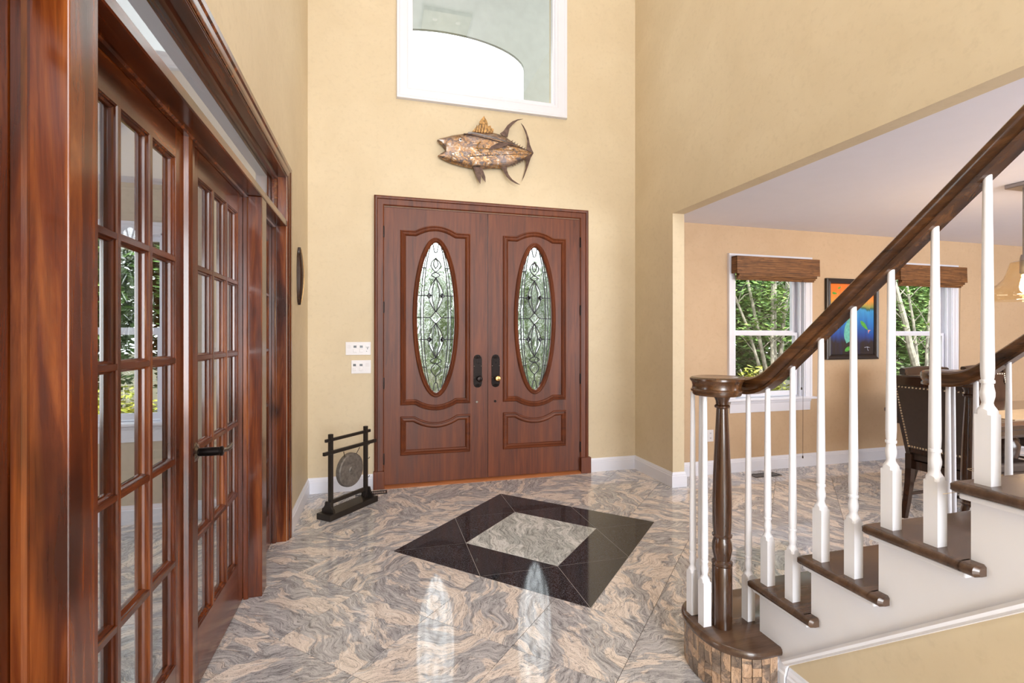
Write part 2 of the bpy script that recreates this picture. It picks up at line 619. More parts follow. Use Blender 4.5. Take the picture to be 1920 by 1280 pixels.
# dining room shell
DW = [(3.41, 4.275), (5.51, 6.375)]
mb = MB()
holes_wall(mb, lambda u, d, z: (u, d, z), XR + TW, 8.2, 0, HD, YD, YD + 0.16, [(a, b_, 0.72, 2.085) for a, b_ in DW])
solo('wall_dining_front', mb, M['dwall'], 'tan dining room wall with two windows', 'wall', **st)
mb = MB()
holes_wall(mb, lambda u, d, z: (d, u, z), -2.2, YD + 0.16, 0, HD, 8.2, 8.32, [])
solo('wall_dining_right', mb, M['dwall'], 'tan side wall of the dining room', 'wall', **st)
mb = MB(); holes_wall(mb, lambda u, d, z: (u, d, z), XR + TW, 8.32, 0, HD, -2.32, -2.2, [(3.7, 7.1, 0.65, 2.15)])
solo('wall_dining_back', mb, M['dwall'], 'tan rear wall of the dining room', 'wall', **st)
mb = MB(); mb.box(XR + TW, 8.32, -2.32, YD + 0.16, HD, HD + 0.2)
solo('ceiling_dining', mb, M['ceil'], 'flat pale ceiling of the dining room', 'ceiling', **st)

# study shell behind the French doors
SW = (-2.365, -1.5)
mb = MB()
holes_wall(mb, lambda u, d, z: (u, d, z), -4.0, XL - TW, 0, HD, YD, YD + 0.16, [(SW[0], SW[1], 0.72, 2.085)])
solo('wall_study_front', mb, M['swall'], 'greige study wall with a window seen through the French door glass', 'wall', **st)
mb = MB()
holes_wall(mb, lambda u, d, z: (d, u, z), -1.2, YD + 0.16, 0, HD, -4.12, -4.0, [(1.3, 3.1, 0.7, 2.1)])
solo('wall_study_left', mb, M['swall'], 'greige far wall of the study', 'wall', **st)
mb = MB(); mb.box(-4.12, XL - TW, -1.32, -1.2, 0, HD)
solo('wall_study_back', mb, M['swall'], 'greige rear wall of the study', 'wall', **st)
mb = MB(); mb.box(-4.12, XL - TW, -1.32, YD + 0.16, HD, HD + 0.2)
solo('ceiling_study', mb, M['ceil'], 'pale ceiling of the study', 'ceiling', **st)

# ------------------------------------------------------------------ floor of granite tiles
mb = MB(); mb.box(-4.12, 8.32, YB - 0.12, YF + 0.15, -0.15, -0.003)
floor = solo('floor', mb, M['grout'], 'polished granite tile floor laid on the diagonal', 'floor', kind='structure', org=(0, 0, 0))
R2 = math.sqrt(0.5)
w_of = lambda p, q: ((p - q) * R2, (p + q) * R2)


def clip(poly, a, b, c):
    """keep a*x + b*y <= c"""
    out = []
    for i in range(len(poly)):
        P, Q = poly[i], poly[(i + 1) % len(poly)]
        dp, dq = a * P[0] + b * P[1] - c, a * Q[0] + b * Q[1] - c
        if dp <= 0:
            out.append(P)
        if (dp < 0 < dq) or (dq < 0 < dp):
            s = dp / (dp - dq)
            out.append((P[0] + (Q[0] - P[0]) * s, P[1] + (Q[1] - P[1]) * s))
    return out


def parea(p):
    return 0.5 * abs(sum(p[i][0] * p[(i + 1) % len(p)][1] - p[(i + 1) % len(p)][0] * p[i][1] for i in range(len(p))))


def lay(name, poly, mat, z=0.0):
    cx = sum(p[0] for p in poly) / len(poly); cy = sum(p[1] for p in poly) / len(poly)
    mb = MB()
    a = sum(poly[i][0] * poly[(i + 1) % len(poly)][1] - poly[(i + 1) % len(poly)][0] * poly[i][1] for i in range(len(poly)))
    if a < 0:
        poly = poly[::-1]
    mb.prism([(x - cx, y - cy) for x, y in poly], lambda p, d: (p[0], p[1], d), -0.012, z)
    o = bpy.data.objects.new(name, mb.mesh(name, mat))
    o.location = (cx, cy, 0)
    COL.objects.link(o)
    o.parent = floor
    return o


PC, QC, HS, TS, GP = 2.939, 1.5065, 0.650, 0.4605, 0.0014
tiles = []
for i in range(-14, 18):
    for j in range(-14, 14):
        p0, q0 = PC - HS + i * TS, QC + j * TS
        rect = (p0 + GP, p0 + TS - GP, q0 + GP, q0 + TS - GP)
        D = (PC - HS - GP, PC + HS + GP, QC - HS - GP, QC + HS + GP)
        if rect[1] <= D[0] or rect[0] >= D[1] or rect[3] <= D[2] or rect[2] >= D[3]:
            subs = [rect]
        else:
            subs = []
            a, b_, c_, d_ = rect
            if a < D[0]: subs.append((a, D[0], c_, d_)); a = D[0]
            if b_ > D[1]: subs.append((D[1], b_, c_, d_)); b_ = D[1]
            if c_ < D[2]: subs.append((a, b_, c_, D[2]))
            if d_ > D[3]: subs.append((a, b_, D[3], d_))
        for s in subs:
            poly = [w_of(s[0], s[2]), w_of(s[1], s[2]), w_of(s[1], s[3]), w_of(s[0], s[3])]
            for cl in ((-1, 0, 2.3), (1, 0, 6.9), (0, -1, -0.55), (0, 1, YF)):
                poly = clip(poly, *cl)
                if len(poly) < 3:
                    break
            if len(poly) >= 3 and parea(poly) > 0.001:
                tiles.append(poly)
for poly in tiles:
    lay('floor_tile', poly, M['granite'])
print('TILES', len(tiles))
# plain run of the same stone behind the viewer and in unseen corners
mb = MB()
mb.box(-4.0, 8.2, YB, 0.549, -0.0025, 0.0); mb.box(6.901, 8.2, 0.551, YD, -0.0025, 0.0); mb.box(-4.0, -2.301, 0.551, YD, -0.0025, 0.0)
o = part('stone_paving', mb, M['granite'], floor); o['kind'] = 'stuff'
# black diamond inlay with its pale centre stone
C0 = w_of(PC, QC)
hd = HS / R2
pt = lambda dx, dy: (C0[0] + dx * hd, C0[1] + dy * hd)
mb = MB(); mb.prism([pt(0, -1), pt(1, 0), pt(0, 1), pt(-1, 0)], lambda p, d: (p[0], p[1], d), -0.0029, -0.0008)
part('inlay_grout', mb, M['blackgrout'], floor)


def shrink(poly, g):
    cx = sum(p[0] for p in poly) / len(poly); cy = sum(p[1] for p in poly) / len(poly)
    n = len(poly)
    a = sum(poly[i][0] * poly[(i + 1) % n][1] - poly[(i + 1) % n][0] * poly[i][1] for i in range(n))
    if a < 0:
        poly = poly[::-1]
    out = []
    P = [Vector(p) for p in poly]
    for i in range(n):
        d1 = (P[i] - P[i - 1]).normalized(); d2 = (P[(i + 1) % n] - P[i]).normalized()
        n1, n2 = Vector((-d1.y, d1.x)), Vector((-d2.y, d2.x))
        mi = (n1 + n2) / max(1 + n1.dot(n2), 0.15)
        out.append(tuple(P[i] + mi * g))
    return out


lay('centre_stone', shrink([pt(0, -.5), pt(.5, 0), pt(0, .5), pt(-.5, 0)], GP), M['granite_grey'])['label'] = 'pale grey granite centre square'
cor = [(0, -1), (1, 0), (0, 1), (-1, 0)]
for k in range(4):
    T = cor[k]; T2 = cor[(k + 1) % 4]; T0 = cor[k - 1]
    h_ = lambda a, b: ((a[0] + b[0]) / 2, (a[1] + b[1]) / 2)
    t_ = (T[0] / 2, T[1] / 2)
    for tri in ((T, t_, h_(T, T2)), (T, t_, h_(T, T0)), (t_, (T2[0] / 2, T2[1] / 2), h_(T, T2))):
        o = lay('inlay_tile', shrink([pt(*q) for q in tri], GP), M['black'])
        o['label'] = 'polished black granite inlay tile'

# ------------------------------------------------------------------ baseboards and trims
BASE = [(0, 0), (0.017, 0), (0.017, 0.098), (0.012, 0.104), (0.012, 0.112), (0.007, 0.122), (0.005, 0.132), (0, 0.132)]
flat = lambda p, d: (p[0], p[1], d)


def baseboard(name, path, label):
    mb = MB(); mb.mold(path, BASE, flat)
    return solo(name, mb, M['white'], label, 'baseboard', kind='structure')


baseboard('baseboard_left', [(-0.032, YF), (XL, YF), (XL, 3.553)], 'white baseboard behind the gong, turning onto the left wall')
baseboard('baseboard_right', [(XR + TW, YD), (XR + TW, 3.828), (XR, 3.828), (XR, YF), (2.03, YF)], 'white baseboard wrapping the wall end right of the front door')
baseboard('baseboard_dining', [(8.2, YD), (XR + TW, YD)], 'long white baseboard under the dining room windows')
baseboard('baseboard_study', [(XL - TW, YD), (-4.0, YD)], 'white baseboard of the study behind the glass')
baseboard('baseboard_stair', [(1.447, 0.3), (1.447, 1.45)], 'white baseboard along the wall under the staircase')

fY = lambda y0: (lambda p, d: (p[0], y0 - d, p[1]))      # mouldings standing off a wall that faces -Y
fX = lambda x0: (lambda p, d: (x0 + d, p[0], p[1]))      # mouldings standing off a wall that faces +X

# ------------------------------------------------------------------ front double door
CAS = [(0, 0), (0, 0.012), (0.010, 0.020), (0.055, 0.020), (0.060, 0.030), (0.074, 0.034), (0.085, 0.026), (0.085, 0)]
fr = root('trim_1', (1.0, YF, 0), 'mahogany casing with plinth blocks framing the double front door', 'door frame', kind='structure')
mb = MB(); mb.mold([(0.057, 0.155), (0.057, 2.500), (1.923, 2.500), (1.923, 0.155)], CAS, fY(YF - 0.0))
part('casing', mb, M['mahog'], fr, smooth=0.5)
for x0, x1 in ((-0.036, 0.057), (1.923, 2.03)):
    mb = MB(); mb.box(x0, x1, YF - 0.045, YF, 0, 0.155)
    part('plinth_block', mb, M['mahog'], fr, bevel=0.004)
mb = MB(); mb.box(0.045, 0.0545, YF - 0.01, YF + 0.15, 0.0, 2.495); mb.box(1.9265, 1.935, YF - 0.01, YF + 0.15, 0, 2.495); mb.box(0.0545, 1.9265, YF - 0.01, YF + 0.15, 2.4875, 2.495)
part('jamb', mb, M['mahog'], fr)
mb = MB(); mb.prism([(-0.05, 0), (0.15, 0), (0.15, 0.024), (0.0, 0.024), (-0.03, 0.018), (-0.05, 0.006)], lambda p, d: (d, YF + p[0], p[1]), 0.058, 1.922)
part('threshold', mb, M['thresh'], fr, label='orange-brown wooden threshold')

PANEL = [(0, 0), (0.004, 0.012), (0.012, 0.016), (0.018, 0.009), (0.028, 0.012), (0.036, 0.017), (0.046, 0.009), (0.05, 0.0)]


def arc(p, q, sag, n=10):
    """points from p to q bulging by sag in +z"""
    out = []
    for i in range(n + 1):
        s = i / n
        out.append((p[0] + (q[0] - p[0]) * s, p[1] + (q[1] - p[1]) * s + sag * 4 * s * (1 - s)))
    return out


def ell(cx, cz, a, b, n=56):
    return [(cx + a * math.cos(2 * PI * k / n), cz + b * math.sin(2 * PI * k / n)) for k in range(n)]


def lens(x0, z0, x1, z1, w, n=14):
    return [(x0 + (x1 - x0) * i / n + w * math.sin(PI * i / n), z0 + (z1 - z0) * i / n) for i in range(n + 1)]


def front_leaf(name, x0, x1, cx, hx, px, label, knobmat, hole_mat):
    yf = YF - 0.008
    r = root(name, ((x0 + x1) / 2, YF, 0), label, 'door', kind='structure')
    cz, ga, gb = 1.514, 0.171, 0.688
    w = 0.3175
    mb = MB(); mb.plate([(x0, 0.027), (x1, 0.027), (x1, 2.486), (x0, 2.486)], [ell(cx, cz, ga + 0.012, gb + 0.012)], lambda p, d: (p[0], d, p[1]), yf, yf + 0.045)
    part('slab', mb, M['mahog'], r)
    # upper panel moulding, arched above and dipped below
    path = [(cx - w, 0.726), (cx - w, 2.293)] + arc((cx - 0.187, 2.293), (cx + 0.187, 2.293), 0.055) + [(cx + w, 2.293), (cx + w, 0.726)] + arc((cx + 0.19, 0.727), (cx - 0.19, 0.727), -0.057)
    path = path[::-1]
    mb = MB(); mb.mold(path, PANEL, fY(yf), closed=True)
    part('panel_moulding', mb, M['mahog'], r, smooth=0.35)
    path = [(cx - w, 0.277), (cx - w, 0.626)] + arc((cx - 0.19, 0.624), (cx + 0.19, 0.624), -0.062) + [(cx + w, 0.626), (cx + w, 0.277)]
    path = path[::-1]
    mb = MB(); mb.mold(path, PANEL, fY(yf), closed=True)
    part('panel_moulding', mb, M['mahog_x'], r, smooth=0.35)
    mb = MB(); mb.mold(ell(cx, cz, 0.211, 0.726), [(0, 0), (0.003, 0.012), (0.012, 0.019), (0.022, 0.012), (0.03, 0.016), (0.041, 0.004), (0.043, -0.02), (0.03, -0.02)], fY(yf), closed=True)
    part('oval_moulding', mb, M['mahog'], r, smooth=0.5)
    # leaded glass
    yg = yf + 0.018
    mb = MB(); mb.prism(ell(cx, cz, ga, gb), lambda p, d: (p[0], d, p[1]), yg, yg + 0.006)
    g = part('oval_glass', mb, M['wavy'], r, label='textured leaded glass oval', smooth=0.5)
    U = lambda x, z: (cx + x * ga, cz + z * gb)
    lines = []
    for s in (0.80, 0.655):
        zt = 0.93
        lines += [[U(sg * s * math.sqrt(max(0, 1 - (z / 1.04) ** 2)), z) for z in [zt * (-1 + 2 * i / 28) for i in range(29)]] for sg in (-1, 1)]
    for sg in (-1, 1):
        for zz in (0, 0.29, -0.29, 0.655, -0.655):
            xe = math.sqrt(1 - zz * zz)
            xi = {0: 0.3, 0.29: 0.42, -0.29: 0.42}.get(zz, xe * 0.66)
            lines.append([U(sg * xe, zz), U(sg * xi, zz)])
        for zc in (0.29, -0.29):
            lines.append([U(sg * 0.34 + 0.13 * a, zc + 0.032 * b_) for a, b_ in ((-1, 0), (0, 1), (1, 0), (0, -1), (-1, 0))])
        for (za, zb) in ((0.07, 0.53), (-0.07, -0.53)):
            for wd in (0.19, 0.38):
                lines.append([(cx + q[0], q[1]) for q in lens(0, cz + za * gb, 0, cz + zb * gb, sg * wd * ga)])
        lines.append([(cx + q[0], q[1]) for q in lens(0, cz + 0.60 * gb, 0, cz + 0.79 * gb, sg * 0.26 * ga)])
        lines.append([(cx + q[0], q[1]) for q in lens(0, cz - 0.60 * gb, 0, cz - 0.78 * gb, sg * 0.26 * ga)])
        lines.append([(cx + q[0], q[1]) for q in lens(0, cz + 0.65 * gb, 0, cz + 0.78 * gb, sg * 0.12 * ga)])
        lines.append([(cx + q[0], q[1]) for q in lens(0, cz - 0.53 * gb, 0, cz - 0.62 * gb, sg * 0.28 * ga)])
        lines.append([(cx + q[0], q[1]) for q in lens(0, cz + 0.53 * gb, 0, cz + 0.60 * gb, sg * 0.22 * ga)])
        lines.append([U(sg * 0.16, 0.985), U(sg * 0.07, 0.87), U(0, 0.86)])
        lines.append([U(sg * 0.16, -0.985), U(sg * 0.07, -0.87), U(0, -0.86)])
    lines.append([U(0.3, 0), U(0, 0.085), U(-0.3, 0), U(0, -0.085), U(0.3, 0)])
    lines.append([U(0, -0.78), U(0, -0.86)])
    mb = MB()
    for ln in lines:
        for i in range(len(ln) - 1):
            (ax, az), (bx_, bz_) = ln[i], ln[i + 1]
            d = Vector((bx_ - ax, bz_ - az))
            if d.length < 1e-5:
                continue
            nn = Vector((-d.y, d.x)).normalized() * 0.0038
            e = d.normalized() * 0.001
            q = [(ax - e.x + nn.x, az - e.y + nn.y), (ax - e.x - nn.x, az - e.y - nn.y), (bx_ + e.x - nn.x, bz_ + e.y - nn.y), (bx_ + e.x + nn.x, bz_ + e.y + nn.y)]
            mb.prism(q, lambda p, dd: (p[0], dd, p[1]), yg - 0.003, yg + 0.009)
    part('came', mb, M['came'], g, label='dark lead came lines')
    # clear bevelled pieces: diamonds, crossing bands, border strips
    pieces = [[U(0.28, 0), U(0, 0.078), U(-0.28, 0), U(0, -0.078)]]
    for sg in (-1, 1):
        for zc in (0.29, -0.29):
            pieces.append([U(sg * 0.34 + 0.11 * a, zc + 0.027 * b_) for a, b_ in ((-1, 0), (0, 1), (1, 0), (0, -1))])
        for (za, zb) in ((0.09, 0.51), (-0.09, -0.51)):
            a1 = [(cx + q[0], q[1]) for q in lens(0, cz + za * gb, 0, cz + zb * gb, sg * 0.215 * ga)]
            a2 = [(cx + q[0], q[1]) for q in lens(0, cz + za * gb, 0, cz + zb * gb, sg * 0.355 * ga)]
            pieces.append(a1[1:-1] + a2[1:-1][::-1])
        cuts = [-0.9, -0.655, -0.42, -0.145, 0.145, 0.42, 0.655, 0.9]
        for ca, cb in zip(cuts[:-1], cuts[1:]):
            zs = [ca + 0.012 + (cb - ca - 0.024) * i / 6 for i in range(7)]
            rr = lambda z: math.sqrt(max(0, 1 - (z / 1.04) ** 2))
            pieces.append([U(sg * 0.78 * rr(z), z) for z in zs] + [U(sg * 0.675 * rr(z), z) for z in zs[::-1]])
    for pc in pieces:
        c = (sum(p[0] for p in pc) / len(pc), sum(p[1] for p in pc) / len(pc))
        inn = [(c[0] + (p[0] - c[0]) * 0.8, c[1] + (p[1] - c[1]) * 0.8) for p in pc]
        mb = MB(); mb.loft([[(p[0], yg - 0.0005, p[1]) for p in pc], [(p[0], yg - 0.004, p[1]) for p in inn]])
        part('bevel_pane', mb, M['bevelglass'], g)
    # handle plate with scalloped ends and a knob
    pz0, pz1, pw = 0.867, 1.174, 0.040
    out = [(px - pw, pz0 + 0.035), (px - pw, pz1 - 0.042)] + [(px + pw * math.cos(a) * 0.92, pz1 - 0.036 + 0.036 * math.sin(a)) for a in [PI - PI * i / 10 for i in range(11)]] + [(px + pw, pz1 - 0.042), (px + pw, pz0 + 0.035)] + [(px + pw * 0.92 * math.cos(a), pz0 + 0.03 + 0.03 * math.sin(a)) for a in [-PI * i / 10 for i in range(11)]]
    mb = MB(); mb.prism(out, lambda p, d: (p[0], d, p[1]), yf, yf - 0.006)
    hp = part('handle_plate', mb, M['bronze'], r, bevel=0.0015)
    mb = MB(); mb.box(px - 0.026, px + 0.026, yf - 0.009, yf - 0.005, pz0 + 0.04, pz1 - 0.05)
    mb.box(px - pw, px + pw, yf - 0.009, yf - 0.005, pz1 - 0.046, pz1 - 0.042)
    for k in range(5):
        a = PI * (0.14 + 0.18 * k)
        for zc, sg in ((pz1 - 0.040, 1), (pz0 + 0.034, -1)):
            mb.tube([(px + 0.006 * math.cos(a), yf - 0.007, zc + sg * 0.006 * math.sin(a)), (px + 0.032 * math.cos(a), yf - 0.006, zc + sg * 0.030 * math.sin(a))], [0.003, 0.004], 6)
    part('plate_relief', mb, M['bronze'], hp, smooth=0.6)
    for dz in (0.09, 0.2):
        for sg in (-1, 1):
            mb = MB(); mb.lathe([(0, -0.0045), (0.0035, -0.003), (0.004, 0)], (px + sg * 0.034, yf - 0.006, pz0 + dz), 8, 'Y')
            part('screw', mb, M['nickel'], hp, smooth=True)
    mb = MB(); mb.lathe([(0.017, 0), (0.017, -0.006), (0.009, -0.010), (0.009, -0.03), (0.016, -0.036), (0.026, -0.044), (0.028, -0.054), (0.022, -0.064), (0, -0.068)], (px + 0.008, yf - 0.008, 0.952), 20, 'Y')
    part('knob', mb, knobmat, hp, smooth=0.8)
    mb = MB(); mb.lathe([(0.015, 0), (0.014, -0.005), (0, -0.006)], (px + 0.006, yf - 0.009, 1.105), 16, 'Y'); mb.box(px + 0.002, px + 0.010, yf - 0.022, yf - 0.012, 1.095, 1.115)
    part('thumb_turn', mb, M['bronze'], hp, smooth=0.5)
    mb = MB(); mb.lathe([(0.012, 0), (0.011, -0.005), (0.004, -0.005), (0.004, -0.002), (0, -0.002)], (px - 0.007 * (1 if px < 1 else 0.6), yf, 0.735), 16, 'Y')
    part('lock_cylinder', mb, hole_mat, r, smooth=0.5)
    for hz in (2.268, 1.6, 0.928, 0.258):
        mb = MB(); mb.lathe([(0.0, -0.052), (0.006, -0.05), (0.007, -0.045), (0.007, 0.045), (0.006, 0.05), (0.0, 0.052)], (hx, yf - 0.006, hz), 10)
        part('hinge', mb, M['bronze'], r, smooth=0.6)
    return r


front_leaf('door_1', 0.056, 0.9935, 0.5135, 0.053, 0.8985, 'left leaf of the mahogany front door with an oval leaded window', M['bronze'], M['nickel'])
front_leaf('door_2', 0.9985, 1.925, 1.459, 1.928, 1.0705, 'right leaf of the mahogany front door with a brass-faced knob', M['brass'], M['bronze'])

# ------------------------------------------------------------------ upper window over the door
w = root('window_1', (0.97, YF, 3.48), 'large white-framed window high above the front door', 'window', kind='structure')
WC = [(0, 0), (0, 0.014), (0.02, 0.018), (0.03, 0.026), (0.09, 0.026), (0.10, 0.034), (0.118, 0.034), (0.122, 0)]
mb = MB(); mb.mold([(0.285, 3.585), (0.285, 4.85), (1.662, 4.85), (1.662, 3.585)], WC, fY(YF), closed=True)
part('casing', mb, M['white'], w, smooth=0.4)
mb = MB(); mb.mold([(0.285, 3.585), (0.285, 4.85), (1.662, 4.85), (1.662, 3.585)], [(0, 0), (-0.02, 0), (-0.02, -0.05), (0, -0.05)], fY(YF - 0.002), closed=True)
part('sash', mb, M['white'], w)
mb = MB(); mb.box(0.30, 1.647, YF + 0.028, YF + 0.034, 3.60, 4.835)
part('pane', mb, M['refglass'], w)

# ------------------------------------------------------------------ French doors in the left wall
XD = -0.659
f = root('trim_2', (XL, 2.0, 0), 'tall cherry frame with transom holding the French doors', 'door frame', kind='structure')
JC = [(0, 0), (0, 0.006), (0.008, 0.012), (0.03, 0.014), (0.038, 0.02), (0.052, 0.022), (0.058, 0.016), (0.058, 0)]
HC = [(0, 0), (0, 0.006), (0.012, 0.012), (0.03, 0.014), (0.04, 0.020), (0.06, 0.022), (0.068, 0.016), (0.068, 0)]
mb = MB(); mb.mold([(3.489, 0.0), (3.489, 2.388), (0.524, 2.388), (0.524, 0.0)][::-1], HC, fX(XL))
part('casing', mb, M['cherry'], f, smooth=0.4)
XJ = XL - TW


def post(y0, y1, nm):
    mb = MB(); mb.box(XJ, XL, y0, y1, 0, 2.057)
    part(nm, mb, M['cherry'], f, bevel=0.003)


post(2.773, 2.876, 'mullion'); post(1.137, 1.240, 'mullion')
mb = MB(); mb.box(XJ, XL - 0.001, 3.489 - 0.012, 3.489, 0, 2.388)
part('jamb', mb, M['cherry'], f, bevel=0.002)
mb = MB(); mb.box(XJ, XL - 0.001, 0.524, 0.536, 0, 2.388)
part('jamb', mb, M['cherry'], f, bevel=0.002)
mb = MB(); mb.box(XJ, XL - 0.001, 0.536, 3.477, 2.376, 2.388)
part('head_jamb', mb, M['cherry_y'], f)
mb = MB(); mb.prism([(XJ, 2.057), (XL, 2.057), (XL + 0.004, 2.061), (XL + 0.004, 2.092), (XL - 0.002, 2.1), (XJ, 2.1)], lambda p, d: (p[0], d, p[1]), 0.536, 3.477)
part('header', mb, M['cherry_y'], f)
# stops against which the doors close, and beads around the transom glass
SB = [(0, 0), (0.0, 0.022), (-0.008, 0.022), (-0.014, 0.016), (-0.014, 0.0)]
for y0, y1 in ((2.876, 3.477), (1.240, 2.773), (0.536, 1.137)):
    mb = MB(); mb.mold([(y1, 0.0), (y1, 2.057), (y0, 2.057), (y0, 0.0)][::-1], SB, fX(-0.657))
    part('door_stop', mb, M['cherry'], f)
mb = MB(); mb.mold([(0.536, 2.1), (0.536, 2.376), (3.477, 2.376), (3.477, 2.1)], [(0, 0), (0, 0.03), (-0.014, 0.026), (-0.02, 0.012), (-0.02, 0)], fX(-0.655), closed=True)
part('transom_bead', mb, M['cherry_y'], f)
mb = MB(); mb.box(-0.664, -0.660, 0.538, 3.475, 2.102, 2.374)
part('transom_glass', mb, M['glass'], f)


def muntin(axis, a0, a1, c):
    """glazing bar with stepped flanks; profile is (across, depth)"""
    prof = [(-0.008, 0), (0.008, 0), (0.010, -0.004), (0.010, -0.009), (0.015, -0.012), (0.017, -0.018), (0.017, -0.028), (0.012, -0.036), (0.008, -0.041), (-0.008, -0.041), (-0.012, -0.036), (-0.017, -0.028), (-0.017, -0.018), (-0.015, -0.012), (-0.010, -0.009), (-0.010, -0.004)]
    mb = MB()
    if axis == 'Z':
        mb.loft([[(XD + d, c + o, z) for o, d in prof] for z in (a0, a1)])
    else:
        mb.loft([[(XD - 0.0007 + d * 0.97, y, c + o) for o, d in prof] for y in (a0, a1)])
    return mb


def french_leaf(name, y0, y1, openings, label, handle_y=None, cat='door'):
    r = root(name, (XD, (y0 + y1) / 2, 0), label, cat, kind='structure')
    z0, z1 = 0.008, 2.050
    g0, g1 = 0.222, 1.942
    ya, yb = openings[0][0], openings[-1][1]
    for a, b_ in ((y0, ya), (yb, y1)):
        mb = MB(); mb.box(XD - 0.041, XD, a, b_, z0, z1)
        part('stile', mb, M['cherry'], r, bevel=0.0015)
    mb = MB(); mb.box(XD - 0.041, XD, ya, yb, g1, z1); part('top_rail', mb, M['cherry_y'], r)
    mb = MB(); mb.box(XD - 0.041, XD, ya, yb, z0, g0); part('bottom_rail', mb, M['cherry_y'], r)
    mb = MB(); mb.mold([(ya, g0), (ya, g1), (yb, g1), (yb, g0)], [(0, -0.002), (-0.004, -0.004), (-0.004, -0.009), (-0.010, -0.012), (-0.012, -0.020), (0, -0.020)], fX(XD), closed=True)
    part('glazing_bead', mb, M['cherry'], r)
    for o1, o2 in zip(openings[:-1], openings[1:]):
        part('muntin', muntin('Z', g0, g1, (o1[1] + o2[0]) / 2), M['cherry'], r)
    step = (g1 - g0) / 5
    for k in range(1, 5):
        part('muntin', muntin('Y', ya, yb, g0 + k * step), M['cherry_y'], r)
    for k in range(5):
        for o1 in openings:
            mb = MB(); mb.box(XD - 0.0225, XD - 0.0195, o1[0] - 0.004, o1[1] + 0.004, g0 + k * step + 0.004, g0 + (k + 1) * step - 0.004)
            part('pane', mb, M['glass'], r)
    return r


fa = french_leaf('door_3', 1.2435, 2.0045, [(1.345, 1.518), (1.535, 1.709), (1.725, 1.903)], 'nearer cherry French door leaf with fifteen panes')
fb = french_leaf('door_4', 2.0065, 2.7695, [(2.116, 2.292), (2.308, 2.483), (2.499, 2.668)], 'farther cherry French door leaf with the lever handle')
french_leaf('window_2', 2.8765, 3.474, [(2.975, 3.376)], 'narrow cherry sidelight beyond the French doors', cat='sidelight')
french_leaf('window_3', 0.539, 1.1335, [(0.637, 1.036)], 'narrow cherry sidelight nearest the viewer', cat='sidelight')
mb = MB(); mb.prism([(XD, 1.972), (XD + 0.014, 1.976), (XD + 0.018, 1.984), (XD + 0.012, 1.994), (XD + 0.018, 2.004), (XD + 0.018, 2.022), (XD + 0.012, 2.032), (XD, 2.036)], lambda p, d: (p[0], p[1], d), 0.012, 2.046)
part('astragal', mb, M['cherry'], fa, smooth=0.5)
hr = MB(); hr.lathe([(0, 0.0), (0.036, 0.0), (0.036, 0.004), (0.032, 0.008), (0.026, 0.009), (0.02, 0.014), (0.014, 0.016)], (XD, 2.078, 0.903), 24, 'X')
ro = part('handle_rose', hr, M['nickel'], fb, smooth=0.6, label='round beaded nickel rose')
mb = MB()
mb.lathe([(0.013, 0.012), (0.0155, 0.02), (0.0165, 0.055), (0.0155, 0.085), (0.018, 0.087), (0.018, 0.094), (0.014, 0.097), (0, 0.098)], (XD, 2.078, 0.903), 18, 'X')
part('handle_neck', mb, M['bronze'], ro, smooth=0.6)
mb = MB(); mb.tube([(XD + 0.088, 2.078, 0.903), (XD + 0.090, 2.105, 0.901), (XD + 0.092, 2.14, 0.895), (XD + 0.094, 2.17, 0.898), (XD + 0.096, 2.19, 0.908)], [0.011, 0.010, 0.008, 0.010, 0.005], 12)
part('handle_lever', mb, M['nickel'], ro, smooth=True)

# ------------------------------------------------------------------ dining and study windows with shades
def sash_window(name, x0, x1, label, trim=True):
    r = root(name, ((x0 + x1) / 2, YD, 0.7), label, 'window', kind='structure')
    z0, z1 = 0.72, 2.085
    mb = MB(); mb.mold([(x0, z0), (x0, z1), (x1, z1), (x1, z0)], [(0, 0), (0, 0.012), (0.008, 0.016), (0.05, 0.018), (0.056, 0.024), (0.076, 0.024), (0.08, 0.0)], fY(YD))
    part('casing', mb, M['white'], r, smooth=0.4)
    mb = MB(); mb.box(x0, x0 + 0.012, YD - 0.005, YD + 0.15, z0, z1); mb.box(x1 - 0.012, x1, YD - 0.005, YD + 0.15, z0, z1); mb.box(x0, x1, YD - 0.005, YD + 0.15, z1 - 0.012, z1)
    mb.box(x1 - 0.03, x1 - 0.012, YD + 0.03, YD + 0.05, z0, z1); mb.box(x0 + 0.012, x0 + 0.03, YD + 0.03, YD + 0.05, z0, z1)
    part('jamb', mb, M['white'], r)
    mb = MB(); mb.prism([(YD + 0.12, 0.70), (YD - 0.045, 0.70), (YD - 0.05, 0.706), (YD - 0.05, 0.718), (YD - 0.045, 0.722), (YD + 0.12, 0.726)], lambda p, d: (d, p[0], p[1]), x0 - 0.12, x1 + 0.12)
    part('sill', mb, M['white'], r)
    mb = MB(); mb.mold([(x0 - 0.06, 0.585), (x1 + 0.06, 0.585)], [(0, 0), (0, 0.012), (0.085, 0.016), (0.1, 0.026), (0.115, 0.026), (0.115, 0)], fY(YD))
    part('apron', mb, M['white'], r)
    for zz0, zz1, y in ((0.735, 1.385, YD + 0.06), (1.36, 2.075, YD + 0.098)):
        a, b_ = x0 + 0.014, x1 - 0.014
        mb = MB(); mb.plate([(a, zz0), (b_, zz0), (b_, zz1), (a, zz1)], [[(a + 0.045, zz0 + 0.045), (b_ - 0.045, zz0 + 0.045), (b_ - 0.045, zz1 - 0.032), (a + 0.045, zz1 - 0.032)]], lambda p, d: (p[0], d, p[1]), y, y + 0.034)
        s = part('sash', mb, M['white'], r)
        mb = MB(); mb.box(a + 0.043, b_ - 0.043, y + 0.015, y + 0.019, zz0 + 0.043, zz1 - 0.030)
        part('pane', mb, M['winglass'], s)
    return r


